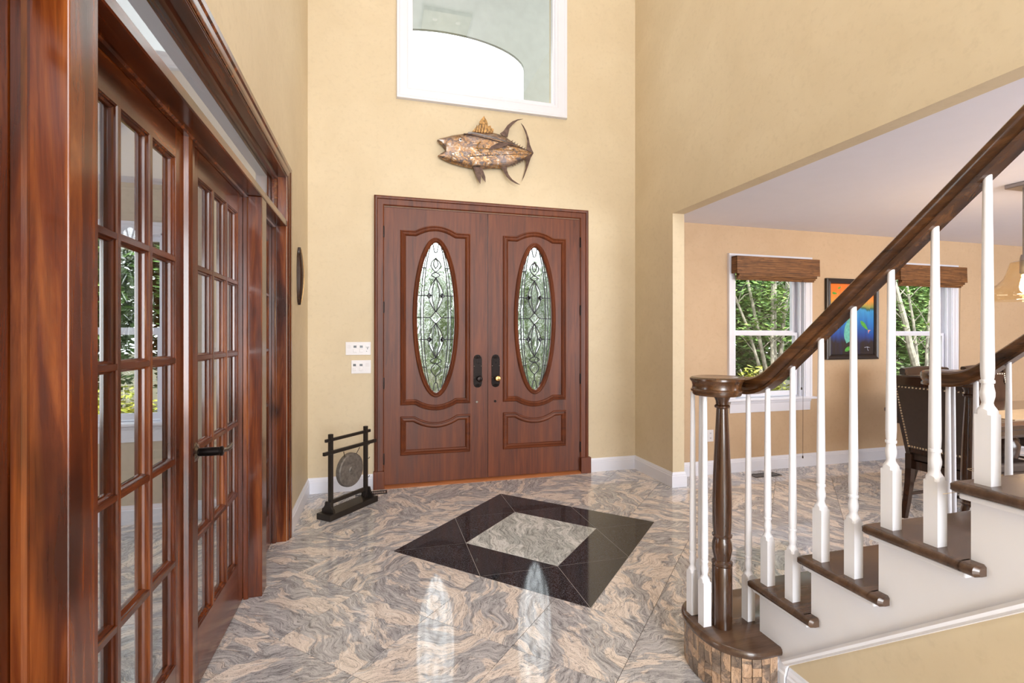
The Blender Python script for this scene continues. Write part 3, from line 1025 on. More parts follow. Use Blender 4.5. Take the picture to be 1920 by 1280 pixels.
sash_window('window_4', DW[0][0], DW[0][1], 'double-hung dining window nearer the foyer, left of the fish painting')
sash_window('window_5', DW[1][0], DW[1][1], 'double-hung dining window farther right, beyond the fish painting')
sash_window('window_6', SW[0], SW[1], 'double-hung study window seen through the French door panes')

m, t, b = nt('woven_bamboo')
v = mapped(t, (3, 3, 190)); n = noise(t, v, 1.0, 3, 0.6)
v2 = mapped(t, (14, 14, 60)); n2 = noise(t, v2, 1.0, 3, 0.6)
c = ramp(t, [(0.35, srgb(66, 40, 18)), (0.5, srgb(118, 76, 38)), (0.65, srgb(152, 106, 62))], n.outputs['Fac'])
c = mix(t, c, srgb(80, 48, 22), ramp(t, [(0.5, (0, 0, 0, 1)), (0.7, (0.7, 0.7, 0.7, 1))], n2.outputs['Fac']))
L(t, c, b.inputs['Base Color']); b.inputs['Roughness'].default_value = 0.6
bump(t, b, n.outputs['Fac'], 0.5, 0.004)
M['bamboo'] = m


def shade(x0, x1, label, cordx):
    r = root('woven_shade', ((x0 + x1) / 2, YD - 0.05, 1.9), label, 'window shade', 'woven shades over the dining windows')
    mb = MB(); mb.prism([(YD - 0.024, 2.13), (YD - 0.098, 2.128), (YD - 0.104, 1.955), (YD - 0.096, 1.955), (YD - 0.09, 2.12), (YD - 0.024, 2.122)], lambda p, d: (d, p[0], p[1]), x0, x1)
    mb.box(x0, x0 + 0.006, YD - 0.1, YD - 0.024, 1.962, 2.126); mb.box(x1 - 0.006, x1, YD - 0.1, YD - 0.024, 1.962, 2.126)
    part('valance', mb, M['bamboo'], r)
    for k, (zb, zt, yy) in enumerate(((1.93, 2.1, 0.088), (1.915, 2.1, 0.070), (1.898, 2.1, 0.052))):
        mb = MB(); mb.prism([(YD - yy, zt), (YD - yy - 0.006, zt), (YD - yy - 0.009, zb + 0.006), (YD - yy - 0.004, zb), (YD - yy + 0.006, zb + 0.002), (YD - yy, zb + 0.012)], lambda p, d: (d, p[0], p[1]), x0 + 0.03, x1 - 0.03)
        part('fold', mb, M['bamboo'], r)
    for cx, zb in cordx:
        mb = MB(); mb.tube([(cx, YD - 0.07, 1.93), (cx, YD - 0.06, zb + 0.02)], 0.0016, 6)
        c = part('pull_cord', mb, M['cord'], r)
        mb = MB(); mb.lathe([(0.001, 0.028), (0.005, 0.024), (0.007, 0.008), (0.006, 0), (0, 0)], (cx, YD - 0.06, zb), 10)
        part('tassel', mb, M['cord'], c, smooth=0.6)
    return r


shade(3.36, 4.365, 'brown woven bamboo shade rolled up over the nearer dining window', [(4.175, 0.80), (4.19, 0.10)])
shade(5.46, 6.465, 'brown woven bamboo shade rolled up over the farther dining window', [(6.40, 0.75)])

# ------------------------------------------------------------------ staircase
RI, RU = 0.1944, 0.2337
XS, XE = 1.43, 2.57
NST = 10
sr = lambda k: 1.578 - (k - 2) * RU          # riser plane of tread k
stair = root('staircase', (2.0, 1.7, 0), 'white staircase with dark walnut treads rising to the right', 'staircase')
# closed white side carrying the treads
for xa, xb in ((XS, XS + 0.03), (XE - 0.03, XE)):
    top = []
    for k in range(2, NST + 1):
        top += [(sr(k), (k - 1) * RI if k > 2 else 0.15), (sr(k), k * RI - 0.03)]
    ye = sr(NST + 1)
    off = 0.226
    low = [(ye, max(0.0, (1.455 - ye) * (RI / RU) + 0.15)), (1.455, 0.15)]
    poly = top + [(ye, NST * RI - 0.03)] + low
    mb = MB(); mb.plate(poly, [], lambda p, d: (d, p[0], p[1]), xa, xb)
    part('stringer', mb, M['stairwhite'], stair)
sl = RI / RU
for xa, sg in ((XS, -1), (XE, 1)):
    pa = Vector((1.455, 0.15)); pb = Vector((sr(NST + 1), (1.455 - sr(NST + 1)) * sl + 0.15))
    mb = MB(); mb.mold([tuple(pa), tuple(pb)] if sg < 0 else [tuple(pa), tuple(pb)], [(-0.012, 0), (-0.012, 0.010), (-0.004, 0.014), (0.004, 0.010), (0.010, 0.012), (0.012, 0.0)], lambda p, d: (xa + sg * d, p[0], p[1]))
    part('stringer_moulding', mb, M['stairwhite'], stair, smooth=0.5)
# beige wall below the stringer
pb = (sr(NST + 1), (1.455 - sr(NST + 1)) * sl + 0.15)
for xa, xb in ((XS + 0.017, XS + 0.045), (XE - 0.045, XE - 0.017)):
    mb = MB(); mb.plate([(1.46, 0.0), (1.46, 0.16), (pb[0], pb[1]), (pb[0], 0.0)], [], lambda p, d: (d, p[0], p[1]), xa, xb)
    part('spandrel_wall', mb, M['wall'], stair)
NOSE = [(0.0, -0.003), (0.0, -0.026), (0.006, -0.033), (0.5, -0.033), (0.5, 0.0), (0.006, 0.0)]
for k in range(2, NST + 1):
    z = k * RI
    y0 = sr(k) + 0.026
    y1 = sr(k + 1) - 0.036
    rr = 0.0145
    # board with rounded front and side returns: sections across the run
    prof = []
    for a in [PI / 2 + PI * i / 8 for i in range(9)]:
        prof.append((math.cos(a) * rr, -rr + math.sin(a) * rr))
    mb = MB()
    xa, xb = 1.388, 2.612
    sec = [(xa + rr + p, z + q) for p, q in prof] + [(xb - rr - p, z + q) for p, q in prof[::-1]]
    rings = []
    for i in range(7):
        a = PI / 2 * i / 6
        ins = rr * (1 - math.sin(a))
        rings.append([(min(max(x, xa + ins), xb - ins), y0 - rr * (1 - math.sin(PI / 2)) - rr * (1 - math.cos(PI / 2 - a)) if False else y0 - rr + rr * math.cos(a), z - rr + (zz - z + rr) * math.sin(a)) for x, zz in sec])
    rings.append([(x, sr(k + 1) + 0.0, zz) for x, zz in sec])
    mb.loft(rings)
    # side returns running a little past the riser behind
    for sgn, xe in ((1, xa), (-1, xb)):
        s2 = [(xe + sgn * (rr + p), z + q) for p, q in prof] + [(xe + sgn * 0.0415, z - 2 * rr), (xe + sgn * 0.0415, z)]
        mb.loft([[(x, yy, zz) for x, zz in s2] for yy in (sr(k + 1) + 0.004, y1 + 0.008)] + [[(xe + sgn * 0.03 + (x - xe - sgn * 0.03) * 0.6, y1, z - rr + (zz - z + rr) * 0.75) for x, zz in s2]])
    part('tread', mb, M['walnut_x'], stair, smooth=0.5)
    mb = MB(); mb.box(XS + 0.002, XE - 0.002, sr(k) - 0.014, sr(k), (k - 1) * RI, z - 0.028)
    part('riser', mb, M['stairwhite'], stair)
    for xe in (XS - 0.012, XE + 0.012):
        mb = MB(); mb.box(xe - 0.012, xe + 0.012, sr(k + 1) - 0.004, sr(k) + 0.012, z - 0.044, z - 0.0285)
        part('cove_moulding', mb, M['stairwhite'], stair, bevel=0.004)
# curved starting step
def bull(scale, sh=0.0):
    pts = [(1.42, 1.467), (1.342, 1.467), (1.288, 1.485), (1.239, 1.530), (1.211, 1.590), (1.203, 1.680), (1.221, 1.775), (1.262, 1.835), (1.325, 1.868), (1.42, 1.878)]
    cx, cy = 1.40, 1.675
    q = [(cx + (x - cx) * scale, cy + (y - cy) * scale) for x, y in pts]
    # smooth with a Catmull-Rom pass
    out = []
    for i in range(len(q) - 1):
        p0, p1, p2, p3 = q[max(i - 1, 0)], q[i], q[i + 1], q[min(i + 2, len(q) - 1)]
        for s in range(4):
            u = s / 4
            out.append(tuple(0.5 * ((2 * p1[c]) + (-p0[c] + p2[c]) * u + (2 * p0[c] - 5 * p1[c] + 4 * p2[c] - p3[c]) * u * u + (-p0[c] + 3 * p1[c] - 3 * p2[c] + p3[c]) * u ** 3) for c in (0, 1)))
    out.append(q[-1])
    return out + [(4.0 - x, y) for x, y in out[::-1]]


o1 = bull(1.0); o2 = bull(0.955); o3 = bull(0.90)
zt = RI
mb = MB()
mb.loft([[(x, y, zt - 0.033) for x, y in o2], [(x, y, zt - 0.027) for x, y in bull(0.99)], [(x, y, zt - 0.016) for x, y in o1], [(x, y, zt - 0.006) for x, y in bull(0.99)], [(x, y, zt) for x, y in o2]])
part('starting_tread', mb, M['walnut_x'], stair, smooth=0.7, label='rounded walnut starting tread')
mb = MB(); mb.prism([(x, y) for x, y in bull(0.885)], flat, 0.0, zt - 0.033)
part('starting_step_core', mb, M['stairwhite'], stair)
# granite strips around the curved riser
strip = bull(0.905)
acc = [0.0]
for i in range(1, len(strip)):
    acc.append(acc[-1] + (Vector(strip[i]) - Vector(strip[i - 1])).length)


def along(s):
    for i in range(1, len(strip)):
        if acc[i] >= s:
            u = (s - acc[i - 1]) / max(acc[i] - acc[i - 1], 1e-9)
            return Vector(strip[i - 1]).lerp(Vector(strip[i]), u)
    return Vector(strip[-1])


SWD = 0.034
ns = int(acc[-1] / SWD)
rs = random.Random(5)
for i in range(ns):
    cuts = [0.002]
    while cuts[-1] < 0.160:
        cuts.append(min(0.161, cuts[-1] + rs.uniform(0.030, 0.062)))
    if cuts[-1] - cuts[-2] < 0.015:
        cuts.pop(-2)
    a, b_ = along(i * SWD + 0.0005), along((i + 1) * SWD - 0.0005)
    d = (b_ - a).normalized()
    for zz0, zz1 in zip(cuts[:-1], cuts[1:]):
        nn = Vector((d.y, -d.x)) * (0.008 + rs.uniform(0, 0.0015))
        if (a + nn - Vector((2.0, 1.675))).length < (a - Vector((2.0, 1.675))).length:
            nn = -nn
        mb = MB(); mb.prism([tuple(a), tuple(b_), tuple(b_ + nn), tuple(a + nn)], flat, zz0 + 0.0004, zz1 - 0.0004)
        cxy = (a + b_) / 2
        if cxy.x > 2.3:
            continue
        o = bpy.data.objects.new('granite_strip', mb.mesh('granite_strip', M['granite_strip'], (cxy.x, cxy.y, zz0)))
        COL.objects.link(o); o.parent = stair
        o.location = (cxy.x - 2.0, cxy.y - 1.7, zz0)
# white corner block where the step meets the spandrel wall
mb = MB(); mb.mold([(1.447, 1.455), (1.447, 1.53), (1.50, 1.53)], [(0, 0), (0.022, 0), (0.022, 0.105), (0.017, 0.112), (0.017, 0.124), (0.008, 0.136), (0.006, 0.15), (0, 0.15)], flat)
part('base_block', mb, M['stairwhite'], stair)


def baluster_mesh(h, name):
    """square foot, turned vase and a long tapering shaft"""
    mb = MB()
    a = 0.0175
    sq = lambda s, z: [(x * s, y * s, z) for x, y in ((-a, -a), (a, -a), (a, a), (-a, a))]
    # foot with shouldered top
    foot = []
    nseg = 24
    def ring_sq(z, mixr, r):
        out = []
        for k in range(nseg):
            an = 2 * PI * k / nseg
            cx, sx = math.cos(an), math.sin(an)
            q = a / max(abs(cx), abs(sx))
            rr = q * (1 - mixr) + r * mixr
            out.append((cx * rr, sx * rr, z))
        return out
    rings = [ring_sq(0, 0, a), ring_sq(0.172, 0, a)]
    # shoulder: faces end in a curve, corners lower
    def ring_sh(z, zc):
        out = []
        for k in range(nseg):
            an = 2 * PI * k / nseg
            cx, sx = math.cos(an), math.sin(an)
            q = a / max(abs(cx), abs(sx))
            e = (q / a - 1) / 0.414
            out.append((cx * min(q, a * 1.12), sx * min(q, a * 1.12), z - e * zc))
        return out
    rings += [ring_sh(0.186, 0.010), ring_sq(0.194, 1, 0.0125), ring_sq(0.200, 1, 0.0110), ring_sq(0.206, 1, 0.0122), ring_sq(0.216, 1, 0.0142), ring_sq(0.226, 1, 0.0144), ring_sq(0.240, 1, 0.0118), ring_sq(0.247, 1, 0.0114), ring_sq(0.248, 1, 0.0138), ring_sq(0.252, 1, 0.0145), ring_sq(0.256, 1, 0.0138), ring_sq(0.257, 1, 0.0116), ring_sq(0.262, 1, 0.0126), ring_sq(0.285, 1, 0.0136)]
    rings += [ring_sq(0.285 + (h - 0.285) * s, 1, 0.0136 + (0.0088 - 0.0136) * s) for s in (0.33, 0.66, 1.0)]
    mb.loft(rings)
    return mb.mesh(name, M['stairwhite'], smooth=0.45)


RAILP = [(-0.023, -0.034), (0.023, -0.034), (0.024, -0.024), (0.018, -0.017), (0.020, -0.012), (0.025, -0.004), (0.0275, 0.006), (0.026, 0.016), (0.018, 0.0225), (0.008, 0.025), (-0.008, 0.025), (-0.018, 0.0225), (-0.026, 0.016), (-0.0275, 0.006), (-0.025, -0.004), (-0.020, -0.012), (-0.018, -0.017), (-0.024, -0.024)]
ZR = 1.138                    # centre of the level rail
rail_z = lambda y: ZR if y > 1.66 else (ZR + 2.761 * (1.66 - y) ** 2 if y > 1.505 else 1.2694 + (1.429 - y) * 0.856)


def railing(mirror, label, group, yend):
    fx = (lambda x: 4.0 - x) if mirror else (lambda x: x)
    XB = 1.441
    r = root('stair_railing', (fx(1.32), 1.69, RI), label, 'stair railing', group)
    path = [(XB, y, rail_z(y)) for y in [yend + (1.15 - yend) * i / 12 for i in range(13)] + [1.2, 1.28, 1.36, 1.42, 1.45, 1.48, 1.505, 1.53, 1.555, 1.58, 1.605, 1.63, 1.645]]
    path += [(x, y, ZR) for x, y in ((1.4425, 1.66), (1.441, 1.69), (1.434, 1.725), (1.419, 1.757), (1.396, 1.782), (1.366, 1.797), (1.333, 1.800), (1.305, 1.785), (1.290, 1.758))]
    path = [(fx(x), y, z) for x, y, z in path]
    mb = MB(); mb.sweep(RAILP, path, [1.0 + 0.38 * min(1, max(0, (q[1] - 1.40) / 0.22)) for q in path])
    part('handrail', mb, M['walnut_y'], r, smooth=0.6)
    c = (fx(1.312), 1.677, 0)
    mb = MB(); mb.lathe([(0.0, ZR - 0.036), (0.088, ZR - 0.036), (0.092, ZR - 0.030), (0.092, ZR - 0.022), (0.098, ZR - 0.020), (0.099, ZR - 0.014), (0.094, ZR - 0.009), (0.092, ZR + 0.004), (0.096, ZR + 0.016), (0.102, ZR + 0.024), (0.102, ZR + 0.031), (0.095, ZR + 0.036), (0.080, ZR + 0.0365), (0.060, ZR + 0.034), (0.0, ZR + 0.034)], c, 40)
    part('volute', mb, M['walnut_y'], r, smooth=0.6)
    mb = MB(); mb.lathe([(0.0, RI), (0.037, RI), (0.0375, 0.43), (0.035, 0.435), (0.039, 0.440), (0.039, 0.449), (0.034, 0.453), (0.031, 0.458), (0.034, 0.475), (0.038, 0.500), (0.036, 0.525), (0.030, 0.545), (0.037, 0.549), (0.0375, 0.556), (0.033, 0.560), (0.0355, 0.60), (0.0365, 0.68), (0.033, 0.80), (0.027, 0.93), (0.0215, 1.045), (0.021, 1.052), (0.028, 1.056), (0.029, 1.063), (0.023, 1.068), (0.024, 1.082), (0.031, 1.098), (0.032, 1.106), (0, 1.106)], (fx(1.314), 1.648, 0), 28)
    part('newel', mb, M['walnut'], r, smooth=0.5)
    spots = [(1.258, 1.757, RI, 1.108), (1.335, 1.806, RI, 1.108), (1.252, 1.672, RI, 1.108), (1.446, 1.657, RI, 1.108)]
    yy = 1.55
    k = 0
    while yy - k * RU / 2 > max(yend + 0.02, -0.5):
        y = yy - k * RU / 2
        tz = (2 + k // 2) * RI
        spots.append((XB, y, tz, rail_z(y) - (0.036 if y < 1.5 else 0.028)))
        k += 1
    cache = {}
    for x, y, z, zt_ in spots:
        h = round(zt_ - z, 3)
        if h not in cache:
            cache[h] = baluster_mesh(h, 'baluster')
        o = bpy.data.objects.new('baluster', cache[h])
        COL.objects.link(o); o.parent = r
        o.location = (fx(x) - r.location.x, y - r.location.y, z - r.location.z)
    return r


railing(False, 'walnut handrail with white balusters on the near side of the staircase', 'stair railings', -0.55)
railing(True, 'walnut handrail with white balusters on the dining room side of the staircase', 'stair railings', 0.12)
# loose clear line hanging over a tread
mb = MB(); mb.tube([(1.50 + 0.05 * math.cos(a), 0.885 + 0.03 * math.sin(a), 0.975 + 0.02 * abs(math.sin(a * 0.5))) for a in [i * 0.35 for i in range(15)]] + [(1.43, 0.90, 0.94), (1.40, 0.92, 0.93)], 0.0008, 5)
solo('loose_wire', mb, M['pale_cream'], 'thin pale wire curled on the upper stair tread', 'wire', org=(1.5, 0.885, 0.973))

# ------------------------------------------------------------------ metal fish on the front wall
m, t, b = nt('torched_metal')
v = mapped(t, (1, 1, 1.6)); n = noise(t, v, 16, 6, 0.7, 1.2)
n2 = noise(t, v, 5, 3, 0.5, 0.5)
c = ramp(t, [(0.3, srgb(48, 42, 44)), (0.44, srgb(116, 106, 104)), (0.52, srgb(184, 136, 78)), (0.58, srgb(176, 160, 140)), (0.7, srgb(222, 220, 222))], n.outputs['Fac'])
c = mix(t, c, srgb(150, 140, 140), ramp(t, [(0.45, (0, 0, 0, 1)), (0.65, (0.6, 0.6, 0.6, 1))], n2.outputs['Fac']))
L(t, c, b.inputs['Base Color']); b.inputs['Metallic'].default_value = 0.8; b.inputs['Roughness'].default_value = 0.27
bump(t, b, n.outputs['Fac'], 0.6, 0.012)
M['fish'] = m
M['fin'] = plain('dark_fin_metal', srgb(112, 92, 84), 0.35, 0.8, var=0.3, vscale=30)
M['finorange'] = plain('copper_gold_fin', srgb(206, 160, 100), 0.35, 0.6, var=0.42, vscale=45)

fish = root('fish_sculpture', (0.97, YF, 2.9), 'torched metal tuna sculpture mounted between the door and upper window', 'wall sculpture')
YW = YF - 0.035
topc = [(0.52, 3.112), (0.544, 3.132), (0.604, 3.154), (0.664, 3.176), (0.75, 3.197), (0.836, 3.222), (0.911, 3.238), (1.005, 3.246), (1.101, 3.233), (1.165, 3.215), (1.21, 3.186), (1.275, 3.152), (1.347, 3.121), (1.4, 3.102), (1.43, 3.086)]
botc = [(0.526, 2.968), (0.58, 2.943), (0.664, 2.915), (0.75, 2.899), (0.836, 2.889), (0.911, 2.886), (1.005, 2.904), (1.101, 2.913), (1.165, 2.931), (1.229, 2.953), (1.295, 2.99), (1.347, 3.021), (1.4, 3.054), (1.43, 3.082)]


def interp(c, x):
    for (a, za), (b_, zb) in zip(c[:-1], c[1:]):
        if a <= x <= b_:
            return za + (zb - za) * (x - a) / (b_ - a)
    return c[0][1] if x < c[0][0] else c[-1][1]


def relief(x0, x1, top, bot, depth, nx=26, nz=10):
    rings = []
    for i in range(nx + 1):
        x = x0 + (x1 - x0) * i / nx
        zt_, zb = top(x), bot(x)
        env = math.sqrt(max(0.02, math.sin(PI * min(1, max(0, 0.12 + 0.88 * (x - 0.5) / 0.95)))))
        ring = [(x, YW - depth * env * math.sqrt(max(0, 1 - (2 * j / nz - 1) ** 2)), zb + (zt_ - zb) * j / nz) for j in range(nz + 1)]
        ring += [(x, YW + 0.003, zt_), (x, YW + 0.003, zb)]
        rings.append(ring)
    mb = MB(); mb.loft(rings)
    return mb


T_ = lambda x: interp(topc, x); B_ = lambda x: interp(botc, x)
part('body', relief(0.598, 1.43, T_, B_, 0.055), M['fish'], fish, smooth=0.9)
part('upper_jaw', relief(0.52, 0.60, T_, lambda x: interp([(0.52, 3.106), (0.562, 3.077), (0.60, 3.035)], x), 0.045, 8), M['fish'], fish, smooth=0.9)
part('lower_jaw', relief(0.526, 0.60, lambda x: interp([(0.526, 2.972), (0.553, 2.998), (0.60, 3.032)], x), B_, 0.045, 8), M['fish'], fish, smooth=0.9)


def fin(name, pts, y, mat, th=0.006, bend=0.0):
    mb = MB(); mb.plate(pts, [], lambda p, d: (p[0], d - bend * abs(p[1] - 3.08), p[1]), y, y - th)
    return part(name, mb, mat, fish)


fin('dorsal_fin', [(0.839, 3.225), (0.873, 3.269), (0.911, 3.301), (0.908, 3.325), (0.952, 3.383), (0.961, 3.362), (0.974, 3.348), (0.986, 3.316), (0.989, 3.291), (1.015, 3.301), (1.018, 3.279), (1.043, 3.27), (1.037, 3.235), (0.942, 3.225)], YW - 0.008, M['finorange'])
fin('second_dorsal_fin', [(1.101, 3.233), (1.133, 3.258), (1.171, 3.315), (1.217, 3.355), (1.269, 3.38), (1.321, 3.391), (1.269, 3.37), (1.223, 3.328), (1.191, 3.286), (1.174, 3.206), (1.133, 3.212)], YW - 0.008, M['fin'], bend=0.06)
fin('tail_fin', [(1.43, 3.086), (1.413, 3.116), (1.393, 3.158), (1.38, 3.213), (1.354, 3.28), (1.327, 3.321), (1.3, 3.346), (1.327, 3.302), (1.354, 3.242), (1.367, 3.187), (1.364, 3.136), (1.36, 3.098), (1.387, 3.083)], YW - 0.012, M['fin'], bend=0.08)
fin('tail_fin', [(1.43, 3.084), (1.4, 3.032), (1.38, 2.973), (1.354, 2.902), (1.327, 2.836), (1.306, 2.797), (1.327, 2.861), (1.347, 2.926), (1.354, 2.984), (1.347, 3.027), (1.387, 3.08)], YW - 0.012, M['fin'], bend=0.08)
fin('anal_fin', [(1.107, 2.92), (1.133, 2.888), (1.165, 2.835), (1.204, 2.801), (1.249, 2.779), (1.295, 2.769), (1.262, 2.787), (1.217, 2.814), (1.184, 2.855), (1.168, 2.897), (1.171, 2.94)], YW - 0.008, M['fin'], bend=0.05)
fin('pelvic_fin', [(0.848, 2.892), (0.858, 2.857), (0.876, 2.804), (0.911, 2.742), (0.917, 2.807), (0.911, 2.856), (0.892, 2.896)], YW - 0.010, M['fin'], bend=0.08)
fin('pelvic_fin', [(0.892, 2.894), (0.911, 2.843), (0.93, 2.802), (0.961, 2.762), (0.958, 2.811), (0.942, 2.858), (0.923, 2.896)], YW - 0.018, M['fin'], bend=0.05)
fin('pectoral_fin', [(0.98, 3.053), (1.012, 3.093), (1.075, 3.128), (1.165, 3.14), (1.223, 3.137), (1.165, 3.115), (1.094, 3.083), (1.037, 3.065)], YW - 0.056, M['fin'])
for i in range(6):
    x = 1.22 + 0.024 * i
    for c, sg in ((T_, 1), (B_, -1)):
        z = c(x)
        fin('finlet', [(x - 0.008, z - sg * 0.006), (x + 0.004, z - sg * 0.006), (x + 0.012, z + sg * 0.010)], YW - 0.008, M['fin'])
mb = MB(); mb.lathe([(0.0, -0.012), (0.010, -0.010), (0.0105, -0.004), (0.016, -0.003), (0.017, 0.01)], (0.727, YW - 0.044, 3.124), 18, 'Y')
e_ = part('eye', mb, M['steel'], fish, smooth=0.6, label='dark eye in a steel ring')
mb = MB(); mb.lathe([(0, -0.0155), (0.007, -0.013), (0.0085, -0.009)], (0.727, YW - 0.044, 3.124), 14, 'Y')
part('pupil', mb, M['screen'], e_, smooth=0.6)
mb = MB(); mb.tube([(0.925 + 0.045 * math.cos(a), YW - 0.056, 3.075 + 0.05 * math.sin(a)) for a in [1.9 + i * 0.22 for i in range(14)]], 0.0045, 8)
part('gill_ridge', mb, M['finorange'], fish, smooth=True)
def skin(x, z):
    """depth of the fish's skin at a point of its side"""
    zt_, zb = T_(x), B_(x)
    env = math.sqrt(max(0.02, math.sin(PI * min(1, max(0, 0.12 + 0.88 * (x - 0.5) / 0.95)))))
    j = (z - zb) / (zt_ - zb)
    return YW - 0.055 * env * math.sqrt(max(0, 1 - (2 * j - 1) ** 2))


for i in range(7):
    x = 0.868 + 0.025 * i
    zt_ = min(3.36 - 0.012 * i, 3.255 + 0.055 * (1 + 0.3 * i)) if i < 4 else 3.30 - 0.006 * i
    mb = MB(); mb.tube([(x, YW - 0.016, 3.225), (x + 0.016, YW - 0.016, zt_ - 0.02)], [0.005, 0.003], 6)
    part('fin_ray', mb, M['fish'], fish, smooth=True)
for z0_, z1_, xa, xb, mt, rr_ in ((3.19, 3.10, 0.76, 1.40, 'fin', 0.008), (3.06, 3.085, 0.86, 1.41, 'finorange', 0.005), (2.985, 3.07, 0.84, 1.40, 'fin', 0.004), (3.215, 3.14, 0.80, 1.26, 'steel', 0.009)):
    pts = []
    for i in range(13):
        x = xa + (xb - xa) * i / 12
        z = z0_ + (z1_ - z0_) * i / 12
        z = min(z, T_(x) - 0.006)
        pts.append((x, skin(x, z) - 0.001, z))
    mb = MB(); mb.tube(pts, [rr_ * (1 - 0.6 * i / 12) for i in range(13)], 6)
    part('ridge', mb, M[mt], fish, smooth=True)
for i in range(9):
    x = 0.66 + 0.055 * i; z = 2.99 + 0.006 * i - (0.012 if i % 2 else 0)
    mb = MB(); mb.tube([(x + 0.015 * math.cos(a), skin(x, z) - 0.001, z + 0.015 * math.sin(a)) for a in [2 * PI * q / 10 for q in range(10)]], 0.003, 5, closed=True)
    part('ring', mb, M['steel'] if i % 3 else M['fin'], fish, smooth=True)
for x in (0.7, 1.2):
    mb = MB(); mb.lathe([(0.006, 0), (0.006, -0.034)], (x, YF, 3.06), 8, 'Y')
    part('wall_standoff', mb, M['bronze'], fish)

# ------------------------------------------------------------------ wall plaque, switches, outlet
mb = MB()
rings = []
for i in range(17):
    s = -1 + 2 * i / 16
    wd = 0.055 * math.sqrt(max(0.004, 1 - abs(s) ** 2.2))
    z = 1.79 + 0.215 * s
    dep = 0.012 + 0.022 * (1 - s * s)
    rings.append([(XL + 0.002, 3.945 - wd, z), (XL + 0.005 + dep * 0.6, 3.945 - wd, z), (XL + 0.008 + dep, 3.945 - wd * 0.4, z), (XL + 0.008 + dep, 3.945 + wd * 0.4, z), (XL + 0.005 + dep * 0.6, 3.945 + wd, z), (XL + 0.002, 3.945 + wd, z)])
mb.loft(rings)
pl = root('carved_plaque', (XL, 3.945, 1.575), 'slim dark carved leaf-shaped plaque hung on the left wall', 'wall plaque')
part('leaf', mb, M['darkwood'], pl, smooth=0.8)
mb = MB(); mb.tube([(XL + 0.022 + 0.02 * (1 - (s / 0.2) ** 2), 3.945, 1.79 + s) for s in [-0.2 + 0.04 * i for i in range(11)]], 0.004, 6)
part('midrib', mb, M['brass'], pl, smooth=True)


def switch_plate(x0, x1, z0, z1, gangs, label):
    r = root('switch_plate', ((x0 + x1) / 2, YF, z0), label, 'light switch', 'switch plates left of the front door')
    mb = MB(); mb.box(x0, x1, YF - 0.006, YF, z0, z1); part('cover_plate', mb, M['plate'], r, bevel=0.002)
    p = (x1 - x0) / len(gangs)
    for i, g in enumerate(gangs):
        cx = x0 + p * (i + 0.5); cz = (z0 + z1) / 2
        if g == 'rocker':
            mb = MB(); mb.prism([(-0.032, -0.006), (0.032, -0.006), (0.033, -0.011), (0.0, -0.008), (-0.033, -0.008)], lambda q, d: (d, YF + q[1], cz + q[0]), cx - 0.016, cx + 0.016)
            part('rocker', mb, M['plate'], r)
        elif g == 'dimmer':
            mb = MB(); mb.box(cx - 0.012, cx + 0.012, YF - 0.0075, YF - 0.0055, cz + 0.006, cz + 0.026); part('display', mb, M['screen'], r, label='small dark display')
            mb = MB(); mb.box(cx - 0.015, cx + 0.015, YF - 0.011, YF - 0.0055, cz - 0.034, cz - 0.005); part('button', mb, M['plate'], r, bevel=0.002)
        else:
            mb = MB(); mb.box(cx - 0.016, cx + 0.016, YF - 0.009, YF - 0.0055, cz + 0.014, cz + 0.03); part('button', mb, M['plate'], r, bevel=0.002)
            mb = MB(); mb.box(cx - 0.015, cx + 0.013, YF - 0.008, YF - 0.0055, cz + 0.008, cz + 0.0105); mb.box(cx - 0.003, cx + 0.003, YF - 0.009, YF - 0.0055, cz - 0.008, cz + 0.0085); part('slider', mb, M['screen'], r)
            mb = MB(); mb.box(cx - 0.010, cx - 0.005, YF - 0.008, YF - 0.0055, cz - 0.028, cz - 0.022); part('indicator', mb, M['screen'], r)
    return r


switch_plate(-0.267, -0.058, 1.18, 1.293, ['rocker', 'dimmer', 'dimmer', 'slider'], 'white four-gang switch plate, the upper of the two by the door')
switch_plate(-0.220, -0.056, 1.018, 1.134, ['dimmer', 'dimmer', 'rocker'], 'white three-gang switch plate, the lower of the two by the door')
r = root('wall_outlet', (3.131, YD, 0.32), 'white wall outlet low on the dining room wall', 'outlet')
mb = MB(); mb.box(3.096, 3.166, YD - 0.006, YD, 0.318, 0.433); part('cover_plate', mb, M['plate'], r, bevel=0.002)
for zc in (0.352, 0.400):
    mb = MB(); mb.box(3.117, 3.145, YD - 0.008, YD - 0.0055, zc - 0.014, zc + 0.014); s_ = part('socket', mb, M['plate'], r, bevel=0.003)
    mb = MB(); mb.box(3.124, 3.127, YD - 0.0086, YD - 0.0075, zc - 0.006, zc + 0.006); mb.box(3.135, 3.138, YD - 0.0086, YD - 0.0075, zc - 0.006, zc + 0.006); part('slot', mb, M['screen'], s_)

